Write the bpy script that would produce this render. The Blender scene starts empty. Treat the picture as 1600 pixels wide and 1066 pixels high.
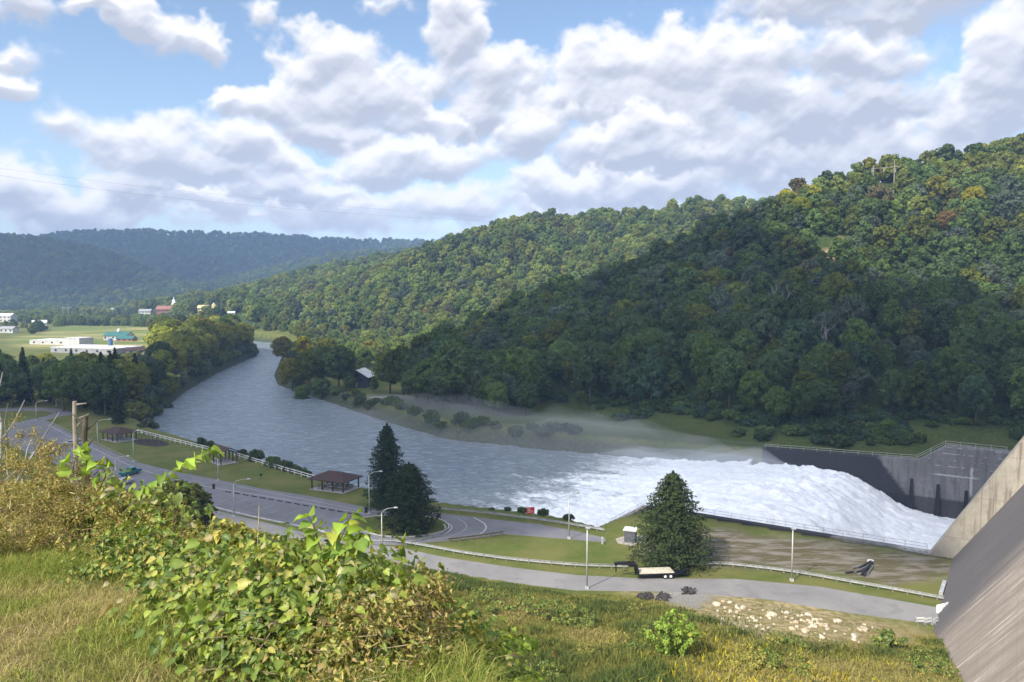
import bpy, math, random
import numpy as np
from mathutils import Vector, Matrix, Euler
R = math.radians
random.seed(7)
rng = np.random.default_rng(7)
sc = bpy.context.scene
COL = sc.collection

# ------------------------------------------------------------------ camera
F = 1230.0                      # focal length in photo pixels (photo 1600 wide)
CAMZ = 44.0
PITCH = math.atan(83.0 / F)
cam_d = bpy.data.cameras.new('camera')
cam_d.sensor_width = 36.0
cam_d.lens = 36.0 * F / 1600.0
cam_d.clip_start = 0.1
cam_d.clip_end = 30000
cam = bpy.data.objects.new('camera', cam_d)
COL.objects.link(cam)
cam.location = (0, 0, CAMZ)
cam.rotation_euler = (math.pi / 2 - PITCH, 0, 0)
sc.camera = cam

# ------------------------------------------------------------------ sun, sky, exposure
SUN = np.array([-0.50, -0.55, 0.67]); SUN /= np.linalg.norm(SUN)   # towards the sun
sl = bpy.data.lights.new('sun', 'SUN')
sl.energy = 4.6
sl.angle = R(0.5)
sl.color = (1.0, 0.93, 0.80)
so = bpy.data.objects.new('sun', sl)
COL.objects.link(so)
so.rotation_euler = Vector(SUN).to_track_quat('Z', 'Y').to_euler()
so.location = (-40, -40, 120)

sc.view_settings.view_transform = 'Standard'
sc.view_settings.look = 'None'
sc.view_settings.exposure = 0.45
sc.view_settings.gamma = 1.0
sc.view_settings.use_curve_mapping = False
sc.cycles.use_denoising = True
sc.cycles.max_bounces = 8
sc.cycles.transparent_max_bounces = 16
sc.cycles.volume_bounces = 1

class NT:
    """small helper for node trees"""
    def __init__(s, tree): s.t = tree; s.n = tree.nodes; s.l = tree.links
    def node(s, typ, **kw):
        n = s.n.new(typ)
        for k, v in kw.items(): setattr(n, k, v)
        return n
    def put(s, sock, v):
        if v is None: return
        if hasattr(v, 'links') or isinstance(v, bpy.types.NodeSocket): s.l.new(v, sock)
        else:
            try: sock.default_value = v
            except Exception: sock.default_value = (v, v, v)
    def math(s, op, a, b=None, c=None, clamp=False):
        n = s.node('ShaderNodeMath', operation=op); n.use_clamp = clamp
        s.put(n.inputs[0], a); s.put(n.inputs[1], b); s.put(n.inputs[2], c)
        return n.outputs[0]
    def vmath(s, op, a, b=None):
        n = s.node('ShaderNodeVectorMath', operation=op)
        s.put(n.inputs[0], a)
        if b is not None: s.put(n.inputs[1], b)
        return n.outputs['Value'] if op in ('LENGTH', 'DOT_PRODUCT', 'DISTANCE') else n.outputs[0]
    def mix(s, f, a, b):
        n = s.node('ShaderNodeMix', data_type='RGBA')
        s.put(n.inputs[0], f); s.put(n.inputs[6], col4(a)); s.put(n.inputs[7], col4(b))
        return n.outputs[2]
    def mul(s, a, b):
        n = s.node('ShaderNodeMix', data_type='RGBA', blend_type='MULTIPLY')
        n.inputs[0].default_value = 1.0
        s.put(n.inputs[6], col4(a)); s.put(n.inputs[7], col4(b))
        return n.outputs[2]
    def noise(s, vec, scale, detail=4, rough=0.55, dist=0.0):
        n = s.node('ShaderNodeTexNoise')
        if vec is not None: s.l.new(vec, n.inputs['Vector'])
        n.inputs['Scale'].default_value = scale; n.inputs['Detail'].default_value = detail
        n.inputs['Roughness'].default_value = rough; n.inputs['Distortion'].default_value = dist
        return n.outputs[0]
    def sstep(s, x, a, b):
        n = s.node('ShaderNodeMapRange', interpolation_type='SMOOTHSTEP')
        s.put(n.inputs[0], x); s.put(n.inputs[1], a); s.put(n.inputs[2], b)
        return n.outputs[0]
    def map(s, x, a, b, c, d):
        n = s.node('ShaderNodeMapRange')
        s.put(n.inputs[0], x)
        for i, v in enumerate((a, b, c, d)): s.put(n.inputs[i + 1], v)
        return n.outputs[0]

def col4(c):
    if isinstance(c, (tuple, list)) and len(c) == 3: return (*c, 1.0)
    return c

def pix_dir(u, v):
    x = (u - 800) / F; y = (533 - v) / F
    cp, sp = math.cos(PITCH), math.sin(PITCH)
    return np.array([x, cp + y * sp, -sp + y * cp])

# ------------------------------------------------------------------ numpy noise
def _hash(ix, iy, seed):
    h = (ix.astype(np.int64) * 374761393 + iy.astype(np.int64) * 668265263 + seed * 1442695041) & 0x7fffffff
    h = ((h ^ (h >> 13)) * 1274126177) & 0x7fffffff
    return ((h ^ (h >> 16)) & 0xffff) / 65535.0
def vnoise(x, y, seed=0):
    ix = np.floor(x); iy = np.floor(y); fx = x - ix; fy = y - iy
    fx = fx * fx * (3 - 2 * fx); fy = fy * fy * (3 - 2 * fy)
    a = _hash(ix, iy, seed); b = _hash(ix + 1, iy, seed); c = _hash(ix, iy + 1, seed); d = _hash(ix + 1, iy + 1, seed)
    return (a * (1 - fx) + b * fx) * (1 - fy) + (c * (1 - fx) + d * fx) * fy - 0.5
def fbm(x, y, seed=0, oct=4, gain=0.5):
    s = 0; a = 1.0
    for i in range(oct):
        s = s + a * vnoise(x, y, seed + i * 17); x = x * 2.03 + 5.1; y = y * 2.03 + 1.7; a *= gain
    return s
def smooth(x, a, b):
    t = np.clip((x - a) / (b - a), 0, 1); return t * t * (3 - 2 * t)

# ---- cloud cover, computed once as coverage and light over azimuth and elevation
def box_blur(A, r):
    r = int(r)
    for ax in (0, 1):
        pad = [(0, 0), (0, 0)]; pad[ax] = (r + 1, r)
        c = np.cumsum(np.pad(A, pad, mode='edge'), axis=ax)
        n = A.shape[ax]
        A = (np.take(c, range(2 * r + 1, 2 * r + 1 + n), axis=ax) - np.take(c, range(0, n), axis=ax)) / (2 * r + 1)
    return A
def cloud_map(az0, az1, el0, el1, w, h, front):
    az = np.linspace(az0, az1, w); el = np.linspace(el0, el1, h)
    X, Y = np.meshgrid(az * F, el * F); ppu = w / ((az1 - az0) * F)       # map pixels per photo pixel
    wx = 46 * fbm(X / 150, Y / 130, 71, 3) + 26 * fbm(X / 48, Y / 42, 75, 4, 0.6)
    wy = 40 * fbm(X / 150, Y / 130, 81, 3) + 26 * fbm(X / 48, Y / 42, 85, 4, 0.6)
    tex = fbm(X / 70, Y / 60, 61, 6, 0.58); fine = fbm(X / 16, Y / 13, 62, 4, 0.6)
    bil = np.abs(fbm(X / 40, Y / 34, 65, 4, 0.55))
    A = np.zeros(X.shape); L = np.zeros(X.shape)
    def layer(sl, d, soft, dark, top):
        t_ = tex[sl]; Ys = Y[sl]
        dens = d + 0.40 * t_ - 0.16 * bil[sl] + 0.05 * fine[sl] + 0.10
        sf = soft * (0.75 + 0.9 * np.clip(0.5 + 1.2 * np.roll(t_, 37, 1), 0, 1.4))
        a = smooth(dens / sf, 0.0, 1.0) * (0.84 + 0.16 * smooth(dens, 0.15, 0.6))
        hgt = np.sqrt(np.maximum(dens, 0) + 0.01) + 0.10 * t_ + 0.085 * fine[sl]
        gy = gx = 0
        for r, wt in ((2, 0.7), (6, 1.2), (14, 1.9)):
            g = np.gradient(box_blur(hgt, max(1, r * ppu))); gy = gy + g[0] * wt * ppu; gx = gx + g[1] * wt * ppu
        rel = np.tanh((-gy * 0.95 + gx * 0.16) * 24)
        above = 0
        for k in (10, 22, 38, 58):
            s = max(1, int(k * ppu)); sh = np.zeros_like(dens)
            if s < len(dens): sh[:-s] = np.maximum(dens[s:], 0)
            above = above + box_blur(sh, max(1, 4 * ppu))
        thick = np.exp(-np.maximum(above - 0.45, 0) * dark)
        lit = np.clip(0.46 * thick + top + 0.34 * rel, 0, 1)
        hz = smooth(Ys, 150, 20); lit = lit * (1 - 0.35 * hz) + 0.20 * hz
        A[sl] = A[sl] * (1 - a) + a; L[sl] = L[sl] * (1 - a) + lit * a
    far = 1.5 * fbm((X + wx) / 420, (Y + wy) / 260, 95, 3) + 0.22
    edge = np.abs(X) / F
    full = (slice(None), slice(None))
    layer(full, np.where(edge > 0.70, far, -1) if front else far, 0.4, 0.7, 0.28)
    if front:
        for gi, (soft, dark, top, blobs) in enumerate(CLOUDS):
            cs = []
            for (u, v, rx, ry) in blobs:
                q = pix_dir(u, v); k = 1 / math.sqrt(1 + ((u - 800) / F) ** 2)
                cs.append((math.atan2(q[0], q[1]) * F, math.atan2(q[2], math.hypot(q[0], q[1])) * F, rx * k * k * 1.03, ry * k * 1.03))
            x0 = min(c[0] - c[2] * 1.5 for c in cs) - 50; x1 = max(c[0] + c[2] * 1.5 for c in cs) + 50
            y0 = min(c[1] - c[3] * 1.5 for c in cs) - 50; y1 = max(c[1] + c[3] * 1.5 for c in cs) + 50
            i0, i1 = np.searchsorted(Y[:, 0], [y0, y1]); j0, j1 = np.searchsorted(X[0], [x0, x1])
            if i1 - i0 < 8 or j1 - j0 < 8: continue
            sl = (slice(i0, i1), slice(j0, j1)); d = np.full(X[sl].shape, -1.0)
            for (ax, ay, rx, ry) in cs:
                dx = (X[sl] + wx[sl] - ax) / rx; dy = (Y[sl] + wy[sl] - ay) / ry
                dy = np.where(dy < 0, dy * 1.2, dy)
                d = np.maximum(d, 1 - (dx * dx + dy * dy) ** 0.5)
            layer(sl, d, soft, dark, top)
    return np.stack([A, L / np.maximum(A, 1e-3)], -1)
CLOUDS = [  # edge softness, self shade, top light, [centre u, v and half sizes in photo pixels, turned into world directions]
    (0.9, 0.3, 0.34, [(350, 350, 560, 26), (950, 335, 320, 34), (1200, 280, 200, 70)]),
    (0.5, 0.6, 0.30, [(520, 335, 160, 38), (720, 318, 180, 42), (300, 325, 160, 42), (120, 335, 130, 40)]),
    (0.45, 0.8, 0.28, [(1010, 290, 180, 50), (1180, 255, 170, 70), (1340, 240, 200, 80), (1490, 200, 160, 70)]),
    (0.6, 0.9, 0.16, [(1280, 10, 210, 60), (1440, 0, 200, 52), (1370, 40, 130, 45)]),
    (0.5, 0.9, 0.26, [(1320, 110, 120, 50), (1350, 170, 130, 50), (1250, 190, 130, 60)]),
    (0.35, 0.8, 0.32, [(1575, 100, 90, 120), (1540, 160, 80, 60)]),
    (0.32, 0.8, 0.33, [(945, 110, 125, 72), (1080, 110, 125, 66), (1185, 135, 75, 80), (890, 170, 120, 75), (1040, 190, 180, 80), (1130, 220, 90, 50)]),
    (0.36, 0.9, 0.24, [(840, 215, 90, 46), (1000, 235, 150, 45)]),
    (0.32, 0.8, 0.30, [(695, 60, 66, 75), (720, 20, 50, 55), (765, 115, 75, 70), (735, 160, 80, 44)]),
    (0.30, 0.8, 0.33, [(500, 95, 78, 60), (560, 145, 120, 66), (430, 150, 115, 42), (645, 180, 72, 50), (530, 195, 110, 42), (352, 135, 45, 22)]),
    (0.35, 0.8, 0.30, [(650, 240, 130, 48), (590, 262, 80, 36)]),
    (0.30, 0.7, 0.34, [(868, 285, 80, 40)]),
    (0.32, 0.8, 0.30, [(365, 230, 100, 52), (440, 262, 80, 40), (330, 275, 120, 45), (225, 255, 90, 66), (200, 300, 90, 40), (450, 300, 130, 40)]),
    (0.34, 0.8, 0.30, [(25, 290, 90, 66), (90, 320, 90, 45)]),
    (0.42, 0.9, 0.30, [(285, 50, 62, 50), (225, 30, 110, 40), (330, 62, 40, 40)]),
    (0.6, 0.8, 0.20, [(40, 10, 90, 40), (140, 22, 70, 22)]),
    (0.4, 0.7, 0.30, [(15, 130, 52, 38)]),
    (0.9, 0.3, 0.30, [(600, 20, 40, 20), (420, 25, 40, 22), (40, 85, 60, 22), (130, 200, 90, 30)])]
def build_world():
    w = bpy.data.worlds.new('World'); sc.world = w; w.use_nodes = True
    T = NT(w.node_tree); T.n.clear()
    out = T.node('ShaderNodeOutputWorld'); bg = T.node('ShaderNodeBackground')
    T.l.new(bg.outputs[0], out.inputs[0])
    sky = T.node('ShaderNodeTexSky', sky_type='NISHITA')
    sky.sun_disc = False
    sky.sun_elevation = math.asin(SUN[2]); sky.sun_rotation = math.atan2(SUN[0], SUN[1])
    sky.altitude = 300; sky.air_density = 1.0; sky.dust_density = 0.8; sky.ozone_density = 1.3
    tc = T.node('ShaderNodeTexCoord')
    sp = T.node('ShaderNodeSeparateXYZ'); T.l.new(T.vmath('NORMALIZE', tc.outputs['Generated']), sp.inputs[0])
    az = T.math('ARCTAN2', sp.outputs[0], sp.outputs[1]); el = T.math('ARCSINE', sp.outputs[2])
    def cover(name, az0, az1, el0, el1, nx, ny, front):
        C = cloud_map(az0, az1, el0, el1, nx, ny, front)
        img = bpy.data.images.new(name, nx, ny, alpha=True, float_buffer=True); img.colorspace_settings.name = 'Non-Color'
        px = np.ones((ny, nx, 4), np.float32); px[..., 0] = C[..., 0]; px[..., 1] = C[..., 1]; px[..., 2] = 0
        img.pixels.foreach_set(px.ravel()); img.update(); img.pack()
        cb = T.node('ShaderNodeCombineXYZ')
        T.l.new(T.map(az, az0, az1, 0, 1), cb.inputs[0]); T.l.new(T.map(el, el0, el1, 0, 1), cb.inputs[1])
        n = T.node('ShaderNodeTexImage', extension='EXTEND', interpolation='Cubic' if front else 'Linear'); n.image = img
        T.l.new(cb.outputs[0], n.inputs[0])
        return n.outputs[0]
    A = cover('cloud_cover_ahead', -0.80, 0.80, -0.04, 0.50, 1700, 576, True)
    B = cover('cloud_cover_around', -math.pi, math.pi, -0.04, math.pi / 2, 720, 200, False)
    win = T.math('MULTIPLY', T.sstep(T.math('ABSOLUTE', az), 0.79, 0.72), T.sstep(el, 0.49, 0.40))
    s = T.node('ShaderNodeSeparateColor'); T.l.new(T.mix(win, B, A), s.inputs[0])
    alpha, lit = s.outputs[0], s.outputs[1]
    r = T.node('ShaderNodeValToRGB'); T.l.new(lit, r.inputs[0])
    e = r.color_ramp.elements
    e[0].position = 0.12; e[0].color = (CL_K * 0.53, CL_K * 0.565, CL_K * 0.67, 1)
    e[1].position = 0.95; e[1].color = (CL_K * 1.08, CL_K * 1.06, CL_K * 1.07, 1)
    m = e.new(0.55); m.color = (CL_K * 0.77, CL_K * 0.785, CL_K * 0.86, 1)
    veil = T.math('MULTIPLY', T.math('POWER', T.math('SUBTRACT', 1.0, T.math('ABSOLUTE', sp.outputs[2])), 9.0), 0.5)
    base = T.mix(veil, T.vmath('MULTIPLY', sky.outputs[0], SKY_K), (CL_K * 0.62, CL_K * 0.74, CL_K * 0.90))
    # clouds are brighter the nearer they stand to the sun (forward scattering)
    fw = T.map(T.sstep(T.vmath('DOT_PRODUCT', T.vmath('NORMALIZE', tc.outputs['Generated']), tuple(float(q) for q in SUN)), 0.15, 1.0), 0, 1, 1.0, 3.4)
    cl = T.vmath('SCALE', r.outputs[0]); T.l.new(fw, cl.node.inputs['Scale'])
    full = T.mix(alpha, base, cl)
    T.l.new(full, bg.inputs[0]); bg.inputs[1].default_value = SKY_STRENGTH
SKY_STRENGTH = 0.14
CL_K = 0.78 / SKY_STRENGTH          # sunlit cloud white in sky units
SKY_K = (1.0, 1.0, 1.0)
build_world()

# ------------------------------------------------------------------ object helpers
def tag(o, label=None, cat=None, group=None, kind=None):
    if label: o['label'] = label
    if cat: o['category'] = cat
    if group: o['group'] = group
    if kind: o['kind'] = kind
    return o

def empty(name, loc=(0, 0, 0), rz=0.0, label=None, cat=None, group=None):
    o = bpy.data.objects.new(name, None); COL.objects.link(o)
    o.location = loc; o.rotation_euler = (0, 0, rz); o.empty_display_size = 0.5
    return tag(o, label, cat, group)

def np_mesh(name, V, faces_list, smooth=False):
    """V (n,3); faces_list: list of int arrays (m,k) with k=3 or 4"""
    me = bpy.data.meshes.new(name)
    V = np.asarray(V, dtype=np.float32)
    me.vertices.add(len(V)); me.vertices.foreach_set('co', V.ravel())
    loops = np.concatenate([f.ravel() for f in faces_list]).astype(np.int32)
    sizes = np.concatenate([np.full(len(f), f.shape[1], np.int32) for f in faces_list])
    starts = np.concatenate([[0], np.cumsum(sizes)[:-1]]).astype(np.int32)
    me.loops.add(len(loops)); me.loops.foreach_set('vertex_index', loops)
    me.polygons.add(len(sizes)); me.polygons.foreach_set('loop_start', starts); me.polygons.foreach_set('loop_total', sizes)
    if smooth: me.polygons.foreach_set('use_smooth', np.ones(len(sizes), bool))
    me.update(calc_edges=True); me.validate()
    return me

def add_attr(me, name, arr):
    a = me.attributes.new(name, 'FLOAT', 'POINT'); a.data.foreach_set('value', np.asarray(arr, np.float32))

def add_col(me, name, arr):
    a = me.attributes.new(name, 'FLOAT_COLOR', 'POINT')
    c = np.ones((len(arr), 4), np.float32); c[:, :arr.shape[1]] = arr
    a.data.foreach_set('color', c.ravel())

def link(name, me, mat=None, parent=None, loc=None, rz=None):
    o = bpy.data.objects.new(name, me); COL.objects.link(o)
    if mat is not None:
        for m in (mat if isinstance(mat, (list, tuple)) else [mat]): me.materials.append(m)
    if parent is not None: o.parent = parent
    if loc is not None: o.location = loc
    if rz is not None: o.rotation_euler = (0, 0, rz)
    return o

class MB:
    """collects simple solids into one mesh"""
    def __init__(s): s.v = []; s.f = []; s.m = []
    def add(s, vs, fs, mi=0):
        b = len(s.v); s.v += [tuple(map(float, p)) for p in vs]; s.f += [tuple(b + i for i in f) for f in fs]; s.m += [mi] * len(fs)
    def box(s, c, size, rz=0, mi=0, taper=1.0, tilt=None):
        x, y, z = (q / 2 for q in size)
        vs = [Vector((sx * x * (taper if sz > 0 else 1), sy * y * (taper if sz > 0 else 1), sz * z)) for sz in (-1, 1) for sy in (-1, 1) for sx in (-1, 1)]
        M = Matrix.Rotation(rz, 3, 'Z')
        if tilt: M = M @ Euler(tilt).to_matrix()
        vs = [M @ v + Vector(c) for v in vs]
        s.add(vs, [(0, 2, 3, 1), (4, 5, 7, 6), (0, 1, 5, 4), (2, 6, 7, 3), (0, 4, 6, 2), (1, 3, 7, 5)], mi)
    def bar(s, a, b, w, h=None, mi=0):
        a = Vector(a); b = Vector(b); h = h or w
        d = (b - a).normalized(); up = Vector((0, 0, 1))
        if abs(d.z) > 0.98: up = Vector((1, 0, 0))
        sd = d.cross(up).normalized(); u = sd.cross(d)
        vs = [p + sd * (i * w / 2) + u * (j * h / 2) for p in (a, b) for j in (-1, 1) for i in (-1, 1)]
        s.add(vs, [(0, 1, 3, 2), (4, 6, 7, 5), (0, 4, 5, 1), (2, 3, 7, 6), (0, 2, 6, 4), (1, 5, 7, 3)], mi)
    def tube(s, pts, rad, n=8, mi=0, cap=True):
        pts = [Vector(p) for p in pts]
        rad = rad if isinstance(rad, (list, tuple)) else [rad] * len(pts)
        vs = []; fs = []
        prev = None
        for i, p in enumerate(pts):
            d = (pts[min(i + 1, len(pts) - 1)] - pts[max(i - 1, 0)]).normalized()
            ref = Vector((0, 0, 1)) if abs(d.z) < 0.9 else Vector((1, 0, 0))
            if prev is not None: ref = prev
            sd = (ref - d * ref.dot(d))
            if sd.length < 1e-4: sd = d.orthogonal()
            sd.normalize(); prev = sd
            u = d.cross(sd)
            for k in range(n):
                a = 2 * math.pi * k / n
                vs.append(p + (sd * math.cos(a) + u * math.sin(a)) * rad[i])
        for i in range(len(pts) - 1):
            for k in range(n):
                fs.append((i * n + k, i * n + (k + 1) % n, (i + 1) * n + (k + 1) % n, (i + 1) * n + k))
        if cap:
            fs.append(tuple(reversed(range(n)))); fs.append(tuple((len(pts) - 1) * n + k for k in range(n)))
        s.add(vs, fs, mi)
    def cyl(s, a, b, r, n=12, mi=0): s.tube([a, b], r, n, mi)
    def prism(s, poly, z0, z1, mi=0):
        n = len(poly)
        vs = [(x, y, z0) for x, y in poly] + [(x, y, z1) for x, y in poly]
        fs = [tuple(reversed(range(n))), tuple(range(n, 2 * n))] + [(i, (i + 1) % n, n + (i + 1) % n, n + i) for i in range(n)]
        s.add(vs, fs, mi)
    def mesh(s, name):
        me = bpy.data.meshes.new(name); me.from_pydata(s.v, [], s.f); me.update()
        if any(s.m): me.polygons.foreach_set('material_index', s.m)
        return me
    def build(s, name, mat=None, parent=None, loc=None, rz=None, smooth=False, bevel=0):
        me = s.mesh(name)
        if smooth: me.polygons.foreach_set('use_smooth', [True] * len(me.polygons))
        o = link(name, me, mat, parent, loc, rz)
        if bevel:
            md = o.modifiers.new('bevel', 'BEVEL'); md.width = bevel; md.segments = 2; md.limit_method = 'ANGLE'
        return o

def copy_tree(o, parent=None, label=None, group=None):
    c = o.copy(); COL.objects.link(c)
    if parent is not None: c.parent = parent
    if label: c['label'] = label
    if group: c['group'] = group
    for ch in list(o.children): copy_tree(ch, c)
    return c

def at(u, v, z=0.0):
    d = pix_dir(u, v); t = (z - CAMZ) / d[2]
    return np.array([d[0] * t, d[1] * t, z])
def at_d(u, v, y):
    d = pix_dir(u, v); t = y / d[1]
    return np.array([d[0] * t, y, CAMZ + d[2] * t])

# ------------------------------------------------------------------ plan of the place (metres; camera over 0,0)
FL = np.array([-0.839, 0.545]); AX = np.array([0.545, 0.839])     # flow direction, dam axis
NU = -FL
W0 = np.array([70.0, 129.0]); A_NEAR = float(W0 @ AX); A_FAR = A_NEAR + 62.0
def sa(s, a): return FL * s + AX * a                                # plan point from flow / axis coordinates
S_W0 = float(W0 @ FL)
WZ = -5.0                                                            # river level

near_top = [(27, 155), (20, 148), (16, 143), (8.5, 149.5), (-2.5, 154.5), (-17, 160.5), (-33.5, 172), (-45, 181), (-73, 207),
            (-82, 215), (-116, 248), (-136, 275), (-160, 372), (-176, 460), (-186, 540), (-208, 610), (-250, 680), (-330, 740)]
far_water = [(66, 207.8), (36, 221.6), (9.6, 235), (-20, 251), (-44, 283), (-84, 344), (-116, 392), (-131, 435), (-158, 540), (-172, 610), (-205, 690), (-300, 790)]
far_top = [(x + 2.5, y + 5.0) for x, y in far_water]
b0 = sa(-14, A_NEAR); b1 = sa(62, A_NEAR); b2 = sa(-14, A_FAR); b3 = sa(56, A_FAR)
river_poly = np.array([tuple(b0), tuple(sa(60, A_NEAR))] + near_top[1:] + far_top[::-1] + [tuple(b3), tuple(b2)], float)

foot = [(-260, 205), (-140, 188), (-86, 165), (-52, 142), (-21, 124), (9, 111), (28, 110), (43, 104), (55, 98), (64, 92)]
hill_poly = np.array(foot + [(76, 60), (60, -60), (140, -400), (-500, -400), (-500, 205)], float)

ridges = [  # x, y, crest height, half width
    [(520, 330, 150, 330), (400, 440, 140, 300), (305, 470, 126, 270), (235, 462, 112, 250), (165, 452, 92, 230), (106, 450, 66, 220), (36, 442, 40, 205), (-16, 432, 20, 170), (-48, 420, 5, 110)],
    [(620, 700, 160, 300), (330, 780, 122, 300), (190, 820, 124, 300), (60, 850, 112, 285), (10, 850, 116, 280), (-60, 920, 86, 270), (-120, 1010, 78, 270), (-250, 1120, 66, 260), (-380, 1250, 38, 240), (-520, 1350, 20, 160)],
    [(900, 1700, 200, 700), (200, 1900, 150, 600), (-230, 2000, 140, 520), (-420, 2000, 128, 500), (-620, 2080, 90, 450)],
    [(-200, 2750, 200, 600), (-640, 2700, 204, 600), (-900, 2650, 218, 600), (-1250, 2600, 226, 600), (-1480, 2600, 222, 600), (-1700, 2700, 180, 600)],
    [(-2400, 1850, 195, 600), (-1600, 1800, 176, 560), (-1250, 1800, 166, 540), (-1020, 1830, 140, 500), (-860, 1800, 92, 420), (-760, 1760, 50, 300)],
    [(-2600, 1100, 150, 500), (-1300, 1150, 60, 420)],
]

def seg_dist(x, y, pts, vals=None, closed=False):
    pts = np.asarray(pts, float); n = len(pts)
    best = np.full(x.shape, 1e9); out = None
    if vals is not None: out = [np.zeros(x.shape) for _ in range(len(vals[0]))]
    for i in range(n if closed else n - 1):
        a = pts[i]; b = pts[(i + 1) % n]; d = b - a; L2 = d @ d
        t = np.clip(((x - a[0]) * d[0] + (y - a[1]) * d[1]) / L2, 0, 1)
        q = np.hypot(x - a[0] - t * d[0], y - a[1] - t * d[1])
        m = q < best
        best = np.where(m, q, best)
        if vals is not None:
            for k in range(len(out)): out[k] = np.where(m, vals[i][k] * (1 - t) + vals[(i + 1) % n][k] * t, out[k])
    return (best, out) if vals is not None else best
def inside(x, y, poly):
    r = np.zeros(x.shape, bool); n = len(poly); j = n - 1
    for i in range(n):
        xi, yi = poly[i]; xj, yj = poly[j]
        if yi != yj:
            c = ((yi > y) != (yj > y)) & (x < (xj - xi) * (y - yi) / (yj - yi) + xi)
            r ^= c
        j = i
    return r

shelf = np.array([(0.3, -60), (0.3, 2.2), (-0.25, 5.2), (-3.3, 8.6), (-8, 12.0), (-16, 16), (-30, 22), (-60, 30), (-120, 40), (-300, -60)], float)

def H(x, y):
    x = np.asarray(x, float); y = np.asarray(y, float)
    z = np.zeros(x.shape)
    dist = np.hypot(x, y)
    # ridges
    for rd in ridges:
        q, (cr, w) = seg_dist(x, y, [(p[0], p[1]) for p in rd], [(p[2], p[3]) for p in rd])
        wob = 1 + 0.22 * fbm(x / 90, y / 90, 3, 3)
        t = np.clip(1 - q * wob / w, 0, 1)
        zz = cr * t ** 1.15 * (1 - 0.0 * t)
        zz = zz + 7 * fbm(x / 60, y / 60, 11, 3) * smooth(zz, 5, 50)
        z = np.maximum(z, zz)
    # bench and bank foot on the right side of the river
    # camera hill
    ins = inside(x, y, hill_poly)
    s = np.where(ins, seg_dist(x, y, foot), 0)
    zh = np.where(s < 55, 0.24 * s, 13.2 + 0.40 * (s - 55)); zh = np.minimum(zh, 46)
    near = dist < 160
    zh = zh + np.where(ins, 0.5 * fbm(x / 9, y / 9, 5, 3) * smooth(s, 2, 14), 0)
    sd = seg_dist(x, y, shelf, closed=True); sin_ = inside(x, y, shelf)
    plane = 42.4 - 0.2 * np.clip(y, -5, 60) - 0.01 * x + 0.10 * fbm(x / 1.6, y / 1.6, 9, 3)
    zs = np.where(sin_, plane, plane - 1.25 * sd)
    z = np.maximum(z, np.where(ins, np.where(sin_, zs, np.maximum(zh, zs)), 0))
    # gentle undulation of the far valley
    z = z + smooth(dist, 420, 900) * (3 + 5 * fbm(x / 160, y / 160, 21, 3))
    # river bed
    rin = inside(x, y, river_poly)
    rd_ = seg_dist(x, y, river_poly, closed=True)
    z = np.where(rin, np.minimum(z * smooth(-rd_, -6, 0), -np.minimum(1.0 * rd_, 9.0)), z)
    ss = x * FL[0] + y * FL[1]; aa = x * AX[0] + y * AX[1]
    z = np.where((aa > A_NEAR - 1.1) & (aa < A_FAR + 2.4) & (ss < 61.5) & (ss > -40), -12.0, z)
    # low right bank lawn by the cabin
    lw = smooth(np.hypot((x + 70) / 46, (y - 352) / 34), 1.3, 0.7)
    z = np.where(rin, z, z * (1 - lw) - 2.6 * lw)
    return z

def Hs(x, y): return float(H(np.array([x]), np.array([y]))[0])
def at_ground(u, v, d0=4.0, d1=5000.0):
    d = pix_dir(u, v); ts = np.geomspace(d0, d1, 900)
    P = ts[:, None] * d[None, :]
    h = H(P[:, 0], P[:, 1]); below = (CAMZ + P[:, 2]) < h
    i = int(np.argmax(below)) if below.any() else len(ts) - 1
    lo, hi = ts[max(i - 1, 0)], ts[i]
    for _ in range(14):
        m = 0.5 * (lo + hi)
        if CAMZ + m * d[2] < Hs(m * d[0], m * d[1]): hi = m
        else: lo = m
    return np.array([hi * d[0], hi * d[1], Hs(hi * d[0], hi * d[1])])

# where the far buildings stand: photo column and row of the base
SITES = {}
def site(u, v):
    if (u, v) not in SITES: SITES[(u, v)] = at_ground(u, v, 200)
    return SITES[(u, v)]
for uv in [(262, 494), (228, 494), (318, 490), (342, 492), (362, 493), (10, 503), (14, 520), (62, 510), (178, 488), (186, 531), (198, 533), (103, 500)]: site(*uv)
# ------------------------------------------------------------------ materials
def new_mat(name):
    m = bpy.data.materials.new(name); m.use_nodes = True
    T = NT(m.node_tree); b = T.n.get('Principled BSDF')
    return m, T, b
def simple(name, c, rough=0.7, metal=0.0, var=0.25, scale=3.0, bump=0.0, c2=None):
    m, T, b = new_mat(name)
    geo = T.node('ShaderNodeTexCoord')
    n = T.noise(geo.outputs['Object'], scale, 6, 0.6)
    c2 = c2 or tuple(max(0, q * (1 - var)) for q in c)
    c3 = tuple(min(1, q * (1 + var * 0.5)) for q in c)
    T.l.new(T.mix(T.sstep(n, 0.3, 0.7), c2, c3), b.inputs['Base Color'])
    b.inputs['Roughness'].default_value = rough; b.inputs['Metallic'].default_value = metal
    b.inputs['Specular IOR Level'].default_value = 0.3
    if bump:
        bp = T.node('ShaderNodeBump'); bp.inputs['Strength'].default_value = bump
        T.l.new(T.noise(geo.outputs['Object'], scale * 6, 5), bp.inputs['Height']); T.l.new(bp.outputs[0], b.inputs['Normal'])
    return m
def wpos(T):
    return T.node('ShaderNodeNewGeometry').outputs['Position']

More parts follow.
